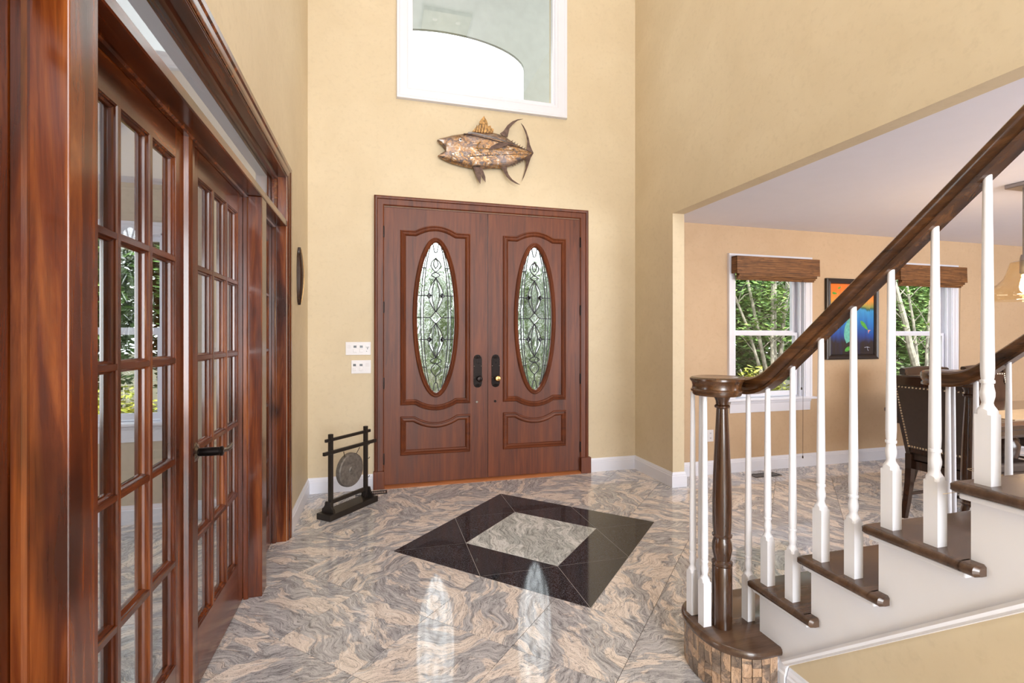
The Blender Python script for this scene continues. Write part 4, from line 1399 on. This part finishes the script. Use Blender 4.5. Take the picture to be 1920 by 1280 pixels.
# ------------------------------------------------------------------ gong on its stand
g = root('gong_stand', (-0.213, 3.99, 0), 'small gong hanging in a dark wooden stand beside the front door', 'gong', rz=math.radians(49))
k = dict(local=True)
mb = MB(); mb.box(-0.255, 0.255, -0.068, 0.068, 0, 0.045); part('base', mb, M['gongwood'], g, bevel=0.004, **k)
for sx in (-1, 1):
    mb = MB(); mb.box(sx * 0.184 - 0.014, sx * 0.184 + 0.014, -0.014, 0.014, 0.045, 0.618); part('post', mb, M['gongwood'], g, bevel=0.003, **k)
    mb = MB(); mb.prism([(-0.06, 0.045), (0.06, 0.045), (0.055, 0.07), (0.035, 0.085), (0.022, 0.125), (-0.022, 0.125), (-0.035, 0.085), (-0.055, 0.07)], lambda p, d: (sx * (0.198 + d), p[0], p[1]), 0.0, 0.016)
    part('bracket', mb, M['gongwood'], g, **k)
mb = MB(); mb.box(-0.275, 0.275, -0.036, -0.0135, 0.475, 0.501); part('cross_rail', mb, M['gongwood'], g, bevel=0.003, **k)
mb = MB(); mb.box(-0.235, 0.235, -0.0095, 0.0095, 0.563, 0.586); part('top_rail', mb, M['gongwood'], g, bevel=0.003, **k)
mb = MB(); mb.box(-0.165, 0.165, -0.011, 0.011, 0.10, 0.128); part('lower_rail', mb, M['gongwood'], g, bevel=0.002, **k)
mb = MB(); mb.lathe([(0, -0.012), (0.028, -0.012), (0.034, -0.006), (0.118, -0.002), (0.127, 0.004), (0.130, 0.014), (0.130, 0.034), (0.124, 0.034), (0.122, 0.012), (0, 0.006)], (0.0, -0.03, 0.312), 40, 'Y')
part('gong_disc', mb, M['gong'], g, smooth=0.5, label='round hammered bronze gong', **k)
for sx in (-1, 1):
    mb = MB(); mb.tube([(sx * 0.062, -0.018, 0.425), (sx * 0.085, -0.03, 0.47)], 0.003, 6)
    part('hanging_cord', mb, M['cord'], g, **k)
for zz in (0.20, 0.35, 0.46):
    mb = MB(); mb.tube([(0.203, 0, zz), (0.225, 0, zz), (0.232, 0, zz + 0.010)], 0.0025, 6)
    part('mallet_hook', mb, M['bronze'], g, **k)


def register(x, y, lx, ly, label):
    r = root('floor_register', (x, y, 0), label, 'floor vent', 'floor vents')
    mb = MB(); mb.plate([(-lx, -ly), (lx, -ly), (lx, ly), (-lx, ly)], [[(-lx + 0.012, -ly + 0.012), (lx - 0.012, -ly + 0.012), (lx - 0.012, ly - 0.012), (-lx + 0.012, ly - 0.012)]], flat, 0.0005, 0.005)
    part('rim', mb, M['bronze'], r, local=True)
    n = int((lx - 0.012) * 2 / 0.012)
    for i in range(n):
        xx = -lx + 0.012 + 0.012 * (i + 0.5)
        mb = MB(); mb.box(xx - 0.0028, xx + 0.0028, -ly + 0.012, ly - 0.012, 0.0008, 0.004)
        part('slat', mb, M['nickel'], r, local=True)


register(-0.05, 4.36, 0.13, 0.045, 'metal floor vent on the tiles behind the gong')
register(3.62, 3.93, 0.15, 0.055, 'metal floor vent below the nearer dining window')

# ------------------------------------------------------------------ painting
PX0, PX1, PZ0, PZ1 = 4.535, 5.245, 1.10, 1.955
pic = root('framed_painting', (4.89, YD, PZ0), 'dark-framed painting of green fish under an orange sky', 'painting')
mb = MB(); mb.mold([(PX0, PZ0), (PX1, PZ0), (PX1, PZ1), (PX0, PZ1)], [(0, 0), (0, 0.028), (0.012, 0.034), (0.03, 0.026), (0.048, 0.03), (0.055, 0.018), (0.055, 0.0)], fY(YD - 0.002), closed=True)
part('picture_frame', mb, M['frame'], pic)
m, t, b = nt('painted_canvas')
tc = N(t, 'ShaderNodeTexCoord'); sx = N(t, 'ShaderNodeSeparateXYZ'); L(t, tc.outputs['Generated'], sx.inputs[0])
nz = noise(t, mapped(t, (9, 1, 2.2)), 1.6, 4, 0.6, 0.5)
ad = N(t, 'ShaderNodeMath', operation='MULTIPLY_ADD'); ad.inputs[1].default_value = 0.16; L(t, nz.outputs['Fac'], ad.inputs[0]); L(t, sx.outputs['Z'], ad.inputs[2])
c = ramp(t, [(0.0, srgb(30, 20, 18)), (0.26, srgb(34, 24, 26)), (0.36, srgb(26, 70, 150)), (0.55, srgb(36, 120, 196)), (0.70, srgb(60, 150, 206)), (0.735, srgb(46, 92, 70)), (0.77, srgb(150, 150, 70)), (0.85, srgb(232, 150, 60)), (1.0, srgb(236, 120, 30))], ad.outputs[0])
ray = noise(t, mapped(t, (14, 1, 1.4)), 1.2, 3, 0.6)
c = mix(t, c, srgb(20, 40, 110), ramp(t, [(0.5, (0, 0, 0, 1)), (0.7, (0.35, 0.35, 0.35, 1))], ray.outputs['Fac']))
L(t, c, b.inputs['Base Color']); b.inputs['Roughness'].default_value = 0.4
mb = MB(); mb.box(PX0 + 0.05, PX1 - 0.05, YD - 0.014, YD - 0.006, PZ0 + 0.05, PZ1 - 0.05)
cv = part('canvas', mb, m, pic)
M['pfish'] = plain('painted_green', srgb(96, 190, 70), 0.5, var=0.3, vscale=60)
M['pteal'] = plain('painted_teal', srgb(110, 196, 180), 0.5, var=0.2, vscale=40)
M['ppink'] = plain('painted_pink', srgb(226, 150, 130), 0.5)


def painted_fish(cx, cz, ln, ang, mat, fat=0.3):
    pts = []
    for i in range(11):
        s = i / 10; pts.append((ln * (s - 0.5), ln * fat * 0.5 * math.sin(PI * s ** 0.7)))
    for i in range(1, 10):
        s = 1 - i / 10; pts.append((ln * (s - 0.5), -ln * fat * 0.5 * math.sin(PI * s ** 0.7)))
    rot = lambda p: (cx + p[0] * math.cos(ang) - p[1] * math.sin(ang), cz + p[0] * math.sin(ang) + p[1] * math.cos(ang))
    mb = MB(); mb.prism([rot(p) for p in pts], lambda p, d: (p[0], d, p[1]), YD - 0.0142, YD - 0.0148)
    o = part('painted_fish', mb, mat, cv)
    mb = MB(); mb.prism([rot(p) for p in ((ln * 0.45, 0), (ln * 0.66, ln * 0.18), (ln * 0.58, 0.0), (ln * 0.66, -ln * 0.18))], lambda p, d: (p[0], d, p[1]), YD - 0.0142, YD - 0.0149)
    part('painted_tail', mb, M['ppink'], cv)
    return o


painted_fish(5.06, 1.46, 0.15, -0.75, M['pfish'])
painted_fish(4.84, 1.215, 0.11, 0.5, M['pfish'], 0.4)
painted_fish(4.88, 1.47, 0.42, 1.25, M['pteal'], 0.36)
painted_fish(4.655, 1.80, 0.07, -0.1, M['pfish'], 0.35)
painted_fish(4.72, 1.86, 0.05, 0.4, M['pfish'], 0.35)
M['pwhite'] = plain('painted_white', srgb(200, 210, 230), 0.5)
mb = MB(); mb.tube([(5.06, YD - 0.0146, 1.225), (5.10, YD - 0.0146, 1.232), (5.14, YD - 0.0146, 1.223), (5.10, YD - 0.0146, 1.228), (5.105, YD - 0.0146, 1.205), (5.115, YD - 0.0146, 1.19)], 0.0025, 5)
part('signature', mb, M['pwhite'], cv)

# ------------------------------------------------------------------ dining table, chairs, pendant
TB = (4.02, 6.3, 2.30, 3.08)
tab = root('dining_table', ((TB[0] + TB[1]) / 2, (TB[2] + TB[3]) / 2, 0), 'long dark wooden pedestal dining table', 'dining table')
mb = MB(); mb.box(TB[0], TB[1], TB[2], TB[3], 0.728, 0.76); part('table_top', mb, M['darkwood_x'], tab, bevel=0.008)
mb = MB(); mb.mold([(TB[0] + 0.03, TB[2] + 0.03), (TB[1] - 0.03, TB[2] + 0.03), (TB[1] - 0.03, TB[3] - 0.03), (TB[0] + 0.03, TB[3] - 0.03)], [(0, 0.728), (0, 0.70), (0.008, 0.69), (0.004, 0.66), (0.012, 0.64), (0.03, 0.64), (0.03, 0.728)], flat, closed=True)
part('apron', mb, M['darkwood'], tab)
for cx in (4.75, 5.6):
    mb = MB(); mb.lathe([(0.0, 0.16), (0.09, 0.16), (0.11, 0.2), (0.085, 0.26), (0.06, 0.32), (0.085, 0.42), (0.095, 0.5), (0.06, 0.57), (0.08, 0.61), (0.14, 0.66), (0.14, 0.70), (0, 0.70)], (cx, 2.69, 0), 24)
    p = part('pedestal', mb, M['darkwood'], tab, smooth=0.6)
    for sg in (-1, 1):
        mb = MB(); mb.tube([(cx, 2.69 + sg * 0.05, 0.24), (cx, 2.69 + sg * 0.16, 0.2), (cx, 2.69 + sg * 0.26, 0.1), (cx, 2.69 + sg * 0.32, 0.05), (cx, 2.69 + sg * 0.36, 0.055)], [0.055, 0.05, 0.042, 0.045, 0.03], 12)
        part('scroll_foot', mb, M['darkwood'], p, smooth=True)
mb = MB(); mb.box(4.7, 5.55, 2.67, 2.71, 0.19, 0.25); part('stretcher', mb, M['darkwood'], tab, bevel=0.005)
mb = MB(); mb.box(4.25, 6.1, 2.345, 2.68, 0.7602, 0.7635)  # thin pale sheet painting the bright reflection on the table top
solo('table_reflection', mb, M['pale_cream'], 'pale strip standing in for the reflection on the dining table', 'painted reflection')


def chair(loc, rz, label, tuft=False):
    """local axes: the sitter faces +X; back at -X"""
    r = root('dining_chair', loc, label, 'chair', 'leather dining chairs', rz=rz)
    k = dict(local=True)
    lean = lambda z: -0.235 - 0.10 * max(0, (z - 0.46)) / 0.6
    hw = lambda z: 0.198 + 0.05 * (z - 0.5) / 0.55
    # seat
    mb = MB(); mb.prism([(-0.23, -0.215), (0.25, -0.25), (0.27, -0.20), (0.275, 0), (0.27, 0.20), (0.25, 0.25), (-0.23, 0.215)], flat, 0.42, 0.485)
    part('seat', mb, M['leather'], r, bevel=0.018, seg=3, **k)
    mb = MB(); mb.prism([(-0.235, -0.21), (0.24, -0.24), (0.24, 0.24), (-0.235, 0.21)], flat, 0.36, 0.42); part('seat_rail', mb, M['darkwood'], r, **k)
    for sy in (-1, 1):
        mb = MB(); mb.tube([(0.215, sy * 0.21, 0.40), (0.235, sy * 0.215, 0.22), (0.215, sy * 0.21, 0.0)], [0.030, 0.024, 0.018], 8)
        part('leg', mb, M['darkwood'], r, smooth=0.6, **k)
        mb = MB()
        for zs in [(0.0, 0.46)]:
            rings = []
            for z in (0.0, 0.12, 0.25, 0.36, 0.47):
                xx = -0.235 - 0.065 * (1 - z / 0.47) ** 2
                w_ = 0.017 + 0.006 * z / 0.47
                rings.append([(xx + a * w_, sy * 0.205 + b_ * w_, z) for a, b_ in ((-1, -1), (1, -1), (1, 1), (-1, 1))])
            mb.loft(rings)
        part('leg', mb, M['darkwood'], r, **k)
        mb = MB(); rings = []
        for z in (0.46, 0.6, 0.8, 1.0, 1.045):
            rings.append([(lean(z) + a * 0.020, sy * (hw(z) + 0.012) + b_ * 0.016, z) for a, b_ in ((-1, -1), (1, -1), (1, 1), (-1, 1))])
        mb.loft(rings); part('back_post', mb, M['darkwood'], r, **k)
    mb = MB(); rings = []
    for i in range(13):
        s = -1 + i / 6
        y = s * (hw(1.05) + 0.03)
        x = lean(1.03) - 0.02 + 0.02 * s * s
        z1 = 1.062 - 0.014 * s * s
        rings.append([(x - 0.022, y, 0.985), (x + 0.022, y, 0.985), (x + 0.026, y, z1 - 0.01), (x + 0.01, y, z1), (x - 0.016, y, z1), (x - 0.026, y, z1 - 0.012)])
    mb.loft(rings); part('crest_rail', mb, M['darkwood'], r, smooth=0.5, **k)
    # upholstered back, slightly bowed
    mb = MB(); rings = []
    for i in range(11):
        z = 0.52 + (0.985 - 0.52) * i / 10
        row_f, row_b = [], []
        for j in range(9):
            s = -1 + j / 4
            bow = -0.018 * (1 - s * s)
            row_b.append((lean(z) - 0.024 + bow, s * hw(z), z))
            pad = 0.026 * math.sqrt(max(0, 1 - s ** 4)) * math.sqrt(max(0.05, math.sin(PI * min(1, max(0, i / 10)))))
            tf = 0.0
            if tuft:
                tf = -0.014 * max(0, math.cos(s * 2 * PI)) * max(0, math.cos(i / 10 * 5 * PI))
            row_f.append((lean(z) + 0.022 + bow + pad + tf, s * hw(z), z))
        rings.append(row_b + row_f[::-1])
    mb.loft(rings); bk = part('backrest', mb, M['leather2'] if tuft else M['leather'], r, smooth=0.7, **k)
    mb = MB(); mb.box(lean(0.49) - 0.018, lean(0.49) + 0.018, -0.2, 0.2, 0.485, 0.522); part('lower_rail', mb, M['darkwood'], r, **k)
    # rows of nailheads, front and rear
    mb = MB()
    for face in (-1, 1):
        pts = []
        for i in range(23):
            z = 0.53 + (0.972 - 0.53) * i / 22
            for sg in (-1, 1):
                pts.append((sg * (hw(z) - 0.010), z))
        for i in range(19):
            y = -0.2 + 0.4 * i / 18
            pts.append((y * 1.16, 0.972)); pts.append((y * 0.92, 0.532))
        for y, z in pts:
            s = y / hw(z)
            x = lean(z) - 0.018 * (1 - s * s) + (-0.025 if face < 0 else 0.03)
            q = 0.0062
            mb.add([(x + face * 0.004, y, z), (x, y - q, z - q), (x, y + q, z - q), (x, y + q, z + q), (x, y - q, z + q)], [(0, 1, 2), (0, 2, 3), (0, 3, 4), (0, 4, 1)])
    part('nailhead_trim', mb, M['nail'], bk, label='row of pale metal nailheads', **k)['kind'] = 'stuff'
    mb = MB(); mb.box(-0.25, 0.21, -0.2, -0.185, 0.17, 0.19); mb.box(-0.25, 0.21, 0.185, 0.2, 0.17, 0.19); mb.box(-0.02, 0.0, -0.19, 0.19, 0.17, 0.19)
    part('stretcher', mb, M['darkwood'], r, **k)
    return r


chair((4.06, 2.525, 0), 0.0, 'dark leather dining chair with nailheads at the near end of the table')
chair((4.98, 3.10, 0), -PI / 2, 'leather dining chair in front of the farther window, on the wall side of the table', True)
chair((5.80, 3.12, 0), -PI / 2, 'tufted leather dining chair at the right edge, on the wall side of the table', True)

M['bulb'] = emis('warm_bulb', (1.0, 0.72, 0.38, 1), 26)
M['amber'] = thin_glass('amber_bell_glass', 1.5, (0.99, 0.95, 0.86, 1))
LX, LY = 4.50, 2.43
p = root('pendant_lamp', (LX, LY, 1.6), 'bell-shaped amber glass pendant lamp over the dining table', 'pendant lamp')
mb = MB(); mb.box(LX - 0.10, LX + 0.75, LY - 0.06, LY + 0.06, HD - 0.03, HD); part('ceiling_canopy', mb, M['steel'], p, bevel=0.004)
mb = MB(); mb.tube([(LX, LY, HD - 0.02), (LX, LY, 1.88)], 0.009, 10); part('stem', mb, M['steel'], p, smooth=True)
mb = MB(); mb.lathe([(0.0, 1.93), (0.018, 1.93), (0.024, 1.90), (0.024, 1.80), (0.018, 1.79), (0, 1.79)], (LX, LY, 0), 16); part('socket', mb, M['steel'], p, smooth=0.6)
out = [(0.055, 1.885), (0.075, 1.875), (0.085, 1.84), (0.095, 1.80), (0.115, 1.755), (0.15, 1.715), (0.190, 1.685), (0.205, 1.665), (0.203, 1.64), (0.190, 1.612), (0.186, 1.60)]
mb = MB(); mb.lathe(out + [(r_ - 0.004, z_) for r_, z_ in out[::-1]], (LX, LY, 0), 40); part('shade', mb, M['amber'], p, smooth=0.8, label='clear amber bell glass')
mb = MB(); mb.lathe([(0.0, 1.79), (0.012, 1.785), (0.014, 1.76), (0.022, 1.73), (0.026, 1.70), (0.022, 1.675), (0.010, 1.66), (0, 1.657)], (LX, LY, 0), 16); part('bulb', mb, M['bulb'], p, smooth=True)
point('pendant_light', (LX, LY, 1.60), 14, (1.0, 0.70, 0.40), 0.04)

# ------------------------------------------------------------------ foyer chandelier (seen mirrored in the upper window)
M['canopy'] = plain('champagne_metal', srgb(140, 132, 112), 0.5, 0.3)
M['lamp_disc'] = plain('frosted_lamp', srgb(230, 224, 212), 0.4)
CXc, CYc = 0.918, 2.142
ch = root('chandelier', (CXc, CYc, 3.7), 'square crystal rain chandelier mirrored in the upper window', 'chandelier')
mb = MB(); mb.box(CXc - 0.323, CXc + 0.323, CYc - 0.323, CYc + 0.323, HF - 0.05, HF); part('canopy', mb, M['canopy'], ch, bevel=0.006)
for i in range(8):
    for j in range(4):
        x = CXc - 0.24 + 0.48 * i / 7; y = CYc - 0.24 + 0.48 * j / 3
        zb = 3.75 + 0.35 * ((i * 3 + j * 5) % 7) / 6
        mb = MB(); mb.tube([(x, y, HF - 0.05), (x, y, zb + 0.04)], 0.0014, 5)
        s_ = part('strand', mb, M['steel'], ch)
        mb = MB(); mb.lathe([(0, -0.025), (0.018, -0.01), (0.022, 0.005), (0.014, 0.025), (0, 0.03)], (x, y, zb + 0.02), 8); part('crystal', mb, M['bevelglass'], s_)
for dx in (-0.16, 0.16):
    for dy in (-0.16, 0.16):
        mb = MB(); mb.lathe([(0, -0.012), (0.03, -0.01), (0.035, 0.0), (0, 0.0)], (CXc + dx, CYc + dy, HF - 0.05), 14); part('lamp', mb, M['lamp_disc'], ch)
point('chandelier_light', (CXc, CYc, 5.2), 42, (1.0, 0.93, 0.85), 0.22)

# ------------------------------------------------------------------ outdoors
mb = MB(); mb.box(-30, 40, YF + 0.16, 60, -0.6, -0.35)
solo('ground', mb, M['soil'], 'mulched garden ground outside the windows', 'ground', kind='structure')
mb = MB(); mb.box(-0.9, 3.0, YF + 0.15, 8.2, -0.35, -0.03)
solo('porch_floor', mb, M['brickpath'], 'paved porch outside the front door', 'porch', kind='structure')
# two-storey portico with an arched front
YP = 7.35
ac, aw, asp, ah = 1.0, 1.22, 5.52, 0.40
archpts = [(ac + aw * math.cos(PI * i / 24), asp + ah * math.sin(PI * i / 24)) for i in range(25)]
mb = MB(); mb.plate([(-1.3, -0.35), (-0.85, -0.35), (-0.85, 4.5), (-0.22, 4.5)] + archpts[::-1] + [(2.22, 4.5), (2.85, 4.5), (2.85, -0.35), (3.3, -0.35), (3.3, 7.6), (-1.3, 7.6)], [], lambda p_, d: (p_[0], d, p_[1]), YP, YP + 0.05)
solo('wall_portico', mb, M['stucco'], 'pale portico front with a wide arched opening', 'portico', kind='structure')
mb = MB(); mb.box(-1.3, 3.3, YF + 0.2, YP, 7.5, 7.65)
solo('ceiling_portico', mb, M['stucco'], 'grey-green portico ceiling', 'ceiling', kind='structure')


def leaves(mb, c, rad, n, size, seed, flatz=1.0):
    rnd = random.Random(seed)
    for _ in range(n):
        while True:
            x, y, z = (rnd.uniform(-1, 1) for _ in range(3))
            d = x * x + y * y + z * z
            if 0.15 < d < 1:
                break
        s = size * rnd.uniform(0.6, 1.4)
        a, b_ = rnd.uniform(0, 2 * PI), rnd.uniform(-0.9, 0.9)
        u = Vector((math.cos(a), math.sin(a), math.sin(b_) * 0.6)) * s
        w_ = Vector((-math.sin(a), math.cos(a) * math.cos(b_), rnd.uniform(-0.5, 0.8))) * s * 0.45
        p_ = Vector((c[0] + x * rad[0], c[1] + y * rad[1], c[2] + z * rad[2]))
        mb.add([p_ - u, p_ + w_, p_ + u, p_ - w_], [(0, 1, 2, 3)])


def raw(name, mb, mat, parent):
    me = bpy.data.meshes.new(name)
    off = top_root(parent).location
    me.from_pydata([(x - off.x, y - off.y, z - off.z) for x, y, z in mb.v], [], mb.f)
    me.materials.append(mat)
    o = bpy.data.objects.new(name, me); COL.objects.link(o); o.parent = parent
    return o


def shrub(x, y, rx, ry, h, mat, n, size, label, group):
    r = root('garden_shrub', (x, y, -0.35), label, 'shrub', group)
    mb = MB()
    sd = int(abs(x * 131 + y * 71)) + 3
    rnd = random.Random(sd)
    leaves(mb, (x, y, h / 2 - 0.35 + 0.1), (rx, ry, h / 2 + 0.1), n, size, sd)
    for _ in range(7):
        a = rnd.uniform(0, 2 * PI)
        leaves(mb, (x + rx * 0.52 * math.cos(a), y + ry * 0.52 * math.sin(a), -0.35 + h * rnd.uniform(0.3, 0.9)), (rx * 0.42, ry * 0.42, h * 0.2), n // 9, size, sd + _)
    raw('foliage', mb, mat, r)
    mb = MB()
    for _ in range(5):
        a = rnd.uniform(0, 2 * PI)
        mb.tube([(x + 0.05 * math.cos(a), y + 0.05 * math.sin(a), -0.35), (x + rx * 0.3 * math.cos(a), y + ry * 0.3 * math.sin(a), h * 0.45), (x + rx * 0.6 * math.cos(a + 0.3), y + ry * 0.6 * math.sin(a + 0.3), h * 0.8)], [0.03, 0.02, 0.008], 6)
    raw('stem', mb, M['bark'], r)
    return r


GR = 'evergreen shrubs of the garden'
hedge = [(4.3, 9.6, 'dark evergreen at the left side of the nearer dining window'), (6.4, 9.6, 'dark evergreen straight behind the pale-stemmed tree'), (8.5, 9.6, 'dark evergreen at the right side of the nearer dining window'), (10.6, 9.6, 'dark evergreen left of the leaning trunk'), (12.7, 9.6, 'dark evergreen right of the leaning trunk'), (14.8, 9.6, 'dark evergreen at the right side of the farther dining window'), (-2.2, 8.4, 'evergreen in the study window nearest the porch'), (-4.3, 8.6, 'evergreen in the middle of the study window'), (-6.4, 8.4, 'evergreen at the far left of the study window view')]
for x, y, lb in hedge:
    shrub(x, y, 0.93, 0.8, 5.0, M['leaf_dark'], 6000, 0.085, lb, GR)
for x, y, lb in ((5.3, 11.7, 'taller evergreen rising behind the gap left of the pale-stemmed tree'), (7.6, 11.7, 'taller evergreen rising behind the gap right of the pale-stemmed tree'), (9.9, 11.7, 'taller evergreen between the views of the two dining windows'), (12.2, 11.7, 'taller evergreen behind the leaning trunk'), (14.5, 11.7, 'taller evergreen behind the right side of the farther dining window'), (17.0, 11.7, 'taller evergreen farthest to the right'), (-3.3, 10.6, 'taller evergreen behind the study window shrubs, nearer the porch'), (-5.8, 10.6, 'taller evergreen behind the study window shrubs, farther left')):
    shrub(x, y, 0.98, 0.9, 6.6, M['leaf_dark'], 6500, 0.12, lb, GR)
shrub(4.0, 5.7, 0.5, 0.4, 1.0, M['leaf_yellow'], 1500, 0.045, 'yellow-green shrub low in the left of the nearer dining window', 'yellow shrubs')
shrub(5.15, 5.7, 0.55, 0.4, 1.1, M['leaf_yellow'], 1900, 0.04, 'yellow-green shrub at the sill of the nearer dining window', 'yellow shrubs')
shrub(7.2, 5.7, 0.6, 0.4, 1.2, M['leaf_mid'], 1500, 0.05, 'light green shrub low in the farther dining window', 'light green shrubs')
shrub(-2.9, 6.6, 0.6, 0.5, 0.95, M['leaf_yellow'], 1300, 0.045, 'yellow-green shrub low in the study window', 'yellow shrubs')
shrub(1.6, 13.6, 1.0, 0.8, 3.8, M['leaf_mid'], 3600, 0.09, 'garden shrub seen through the left door oval', 'light green shrubs')
shrub(4.4, 13.6, 1.1, 0.8, 3.8, M['leaf_mid'], 3600, 0.09, 'garden shrub seen through the right door oval', 'light green shrubs')
shrub(0.45, 6.0, 0.28, 0.25, 0.95, M['leaf_mid'], 700, 0.06, 'small porch plant low behind the left door oval', 'porch plants')
shrub(1.75, 6.0, 0.28, 0.25, 1.15, M['leaf_mid'], 700, 0.06, 'small porch plant low behind the right door oval', 'porch plants')


def tree(x, y, stems, label, seed):
    r = root('garden_tree', (x, y, -0.35), label, 'tree', 'pale-barked garden trees')
    rnd = random.Random(seed)
    mb = MB()
    tips = []
    for dx, dy, hh, rd in stems:
        pts = []
        for i in range(9):
            s = i / 8
            pts.append((x + dx * s ** 1.25 + rnd.uniform(-0.03, 0.03), y + dy * s, -0.35 + hh * s))
        mb.tube(pts, [rd * (1 - 0.72 * i / 8) for i in range(9)], 8)
        for i in range(3, 9):
            for _ in range(2):
                p_ = Vector(pts[i])
                a = rnd.uniform(0, 2 * PI)
                ln = rnd.uniform(0.35, 0.8)
                q = p_ + Vector((math.cos(a) * ln, math.sin(a) * ln * 0.7, ln * rnd.uniform(0.4, 1.0)))
                mid = (p_ + q) / 2 + Vector((0, 0, 0.05))
                mb.tube([p_, mid, q], [0.011, 0.008, 0.004], 5)
                tips.append(q)
    raw('trunk', mb, M['bark'], r)
    mb = MB()
    for i, q in enumerate(tips):
        leaves(mb, q, (0.34, 0.34, 0.26), 46, 0.05, seed * 50 + i)
    raw('foliage', mb, M['leaf_mid'], r)


tree(7.1, 7.5, [(0.05, 0, 4.2, 0.06), (0.75, 0.2, 4.0, 0.045), (-0.75, 0.1, 3.9, 0.045), (-0.25, -0.2, 4.2, 0.04), (0.42, -0.2, 4.2, 0.04), (-1.3, 0.1, 3.7, 0.035)], 'pale multi-stemmed tree outside the nearer dining window', 11)
tree(10.9, 7.5, [(-1.3, 0, 4.0, 0.085), (0.6, 0.2, 3.8, 0.04), (-0.3, 0.3, 4.0, 0.04)], 'pale leaning tree outside the farther dining window', 23)
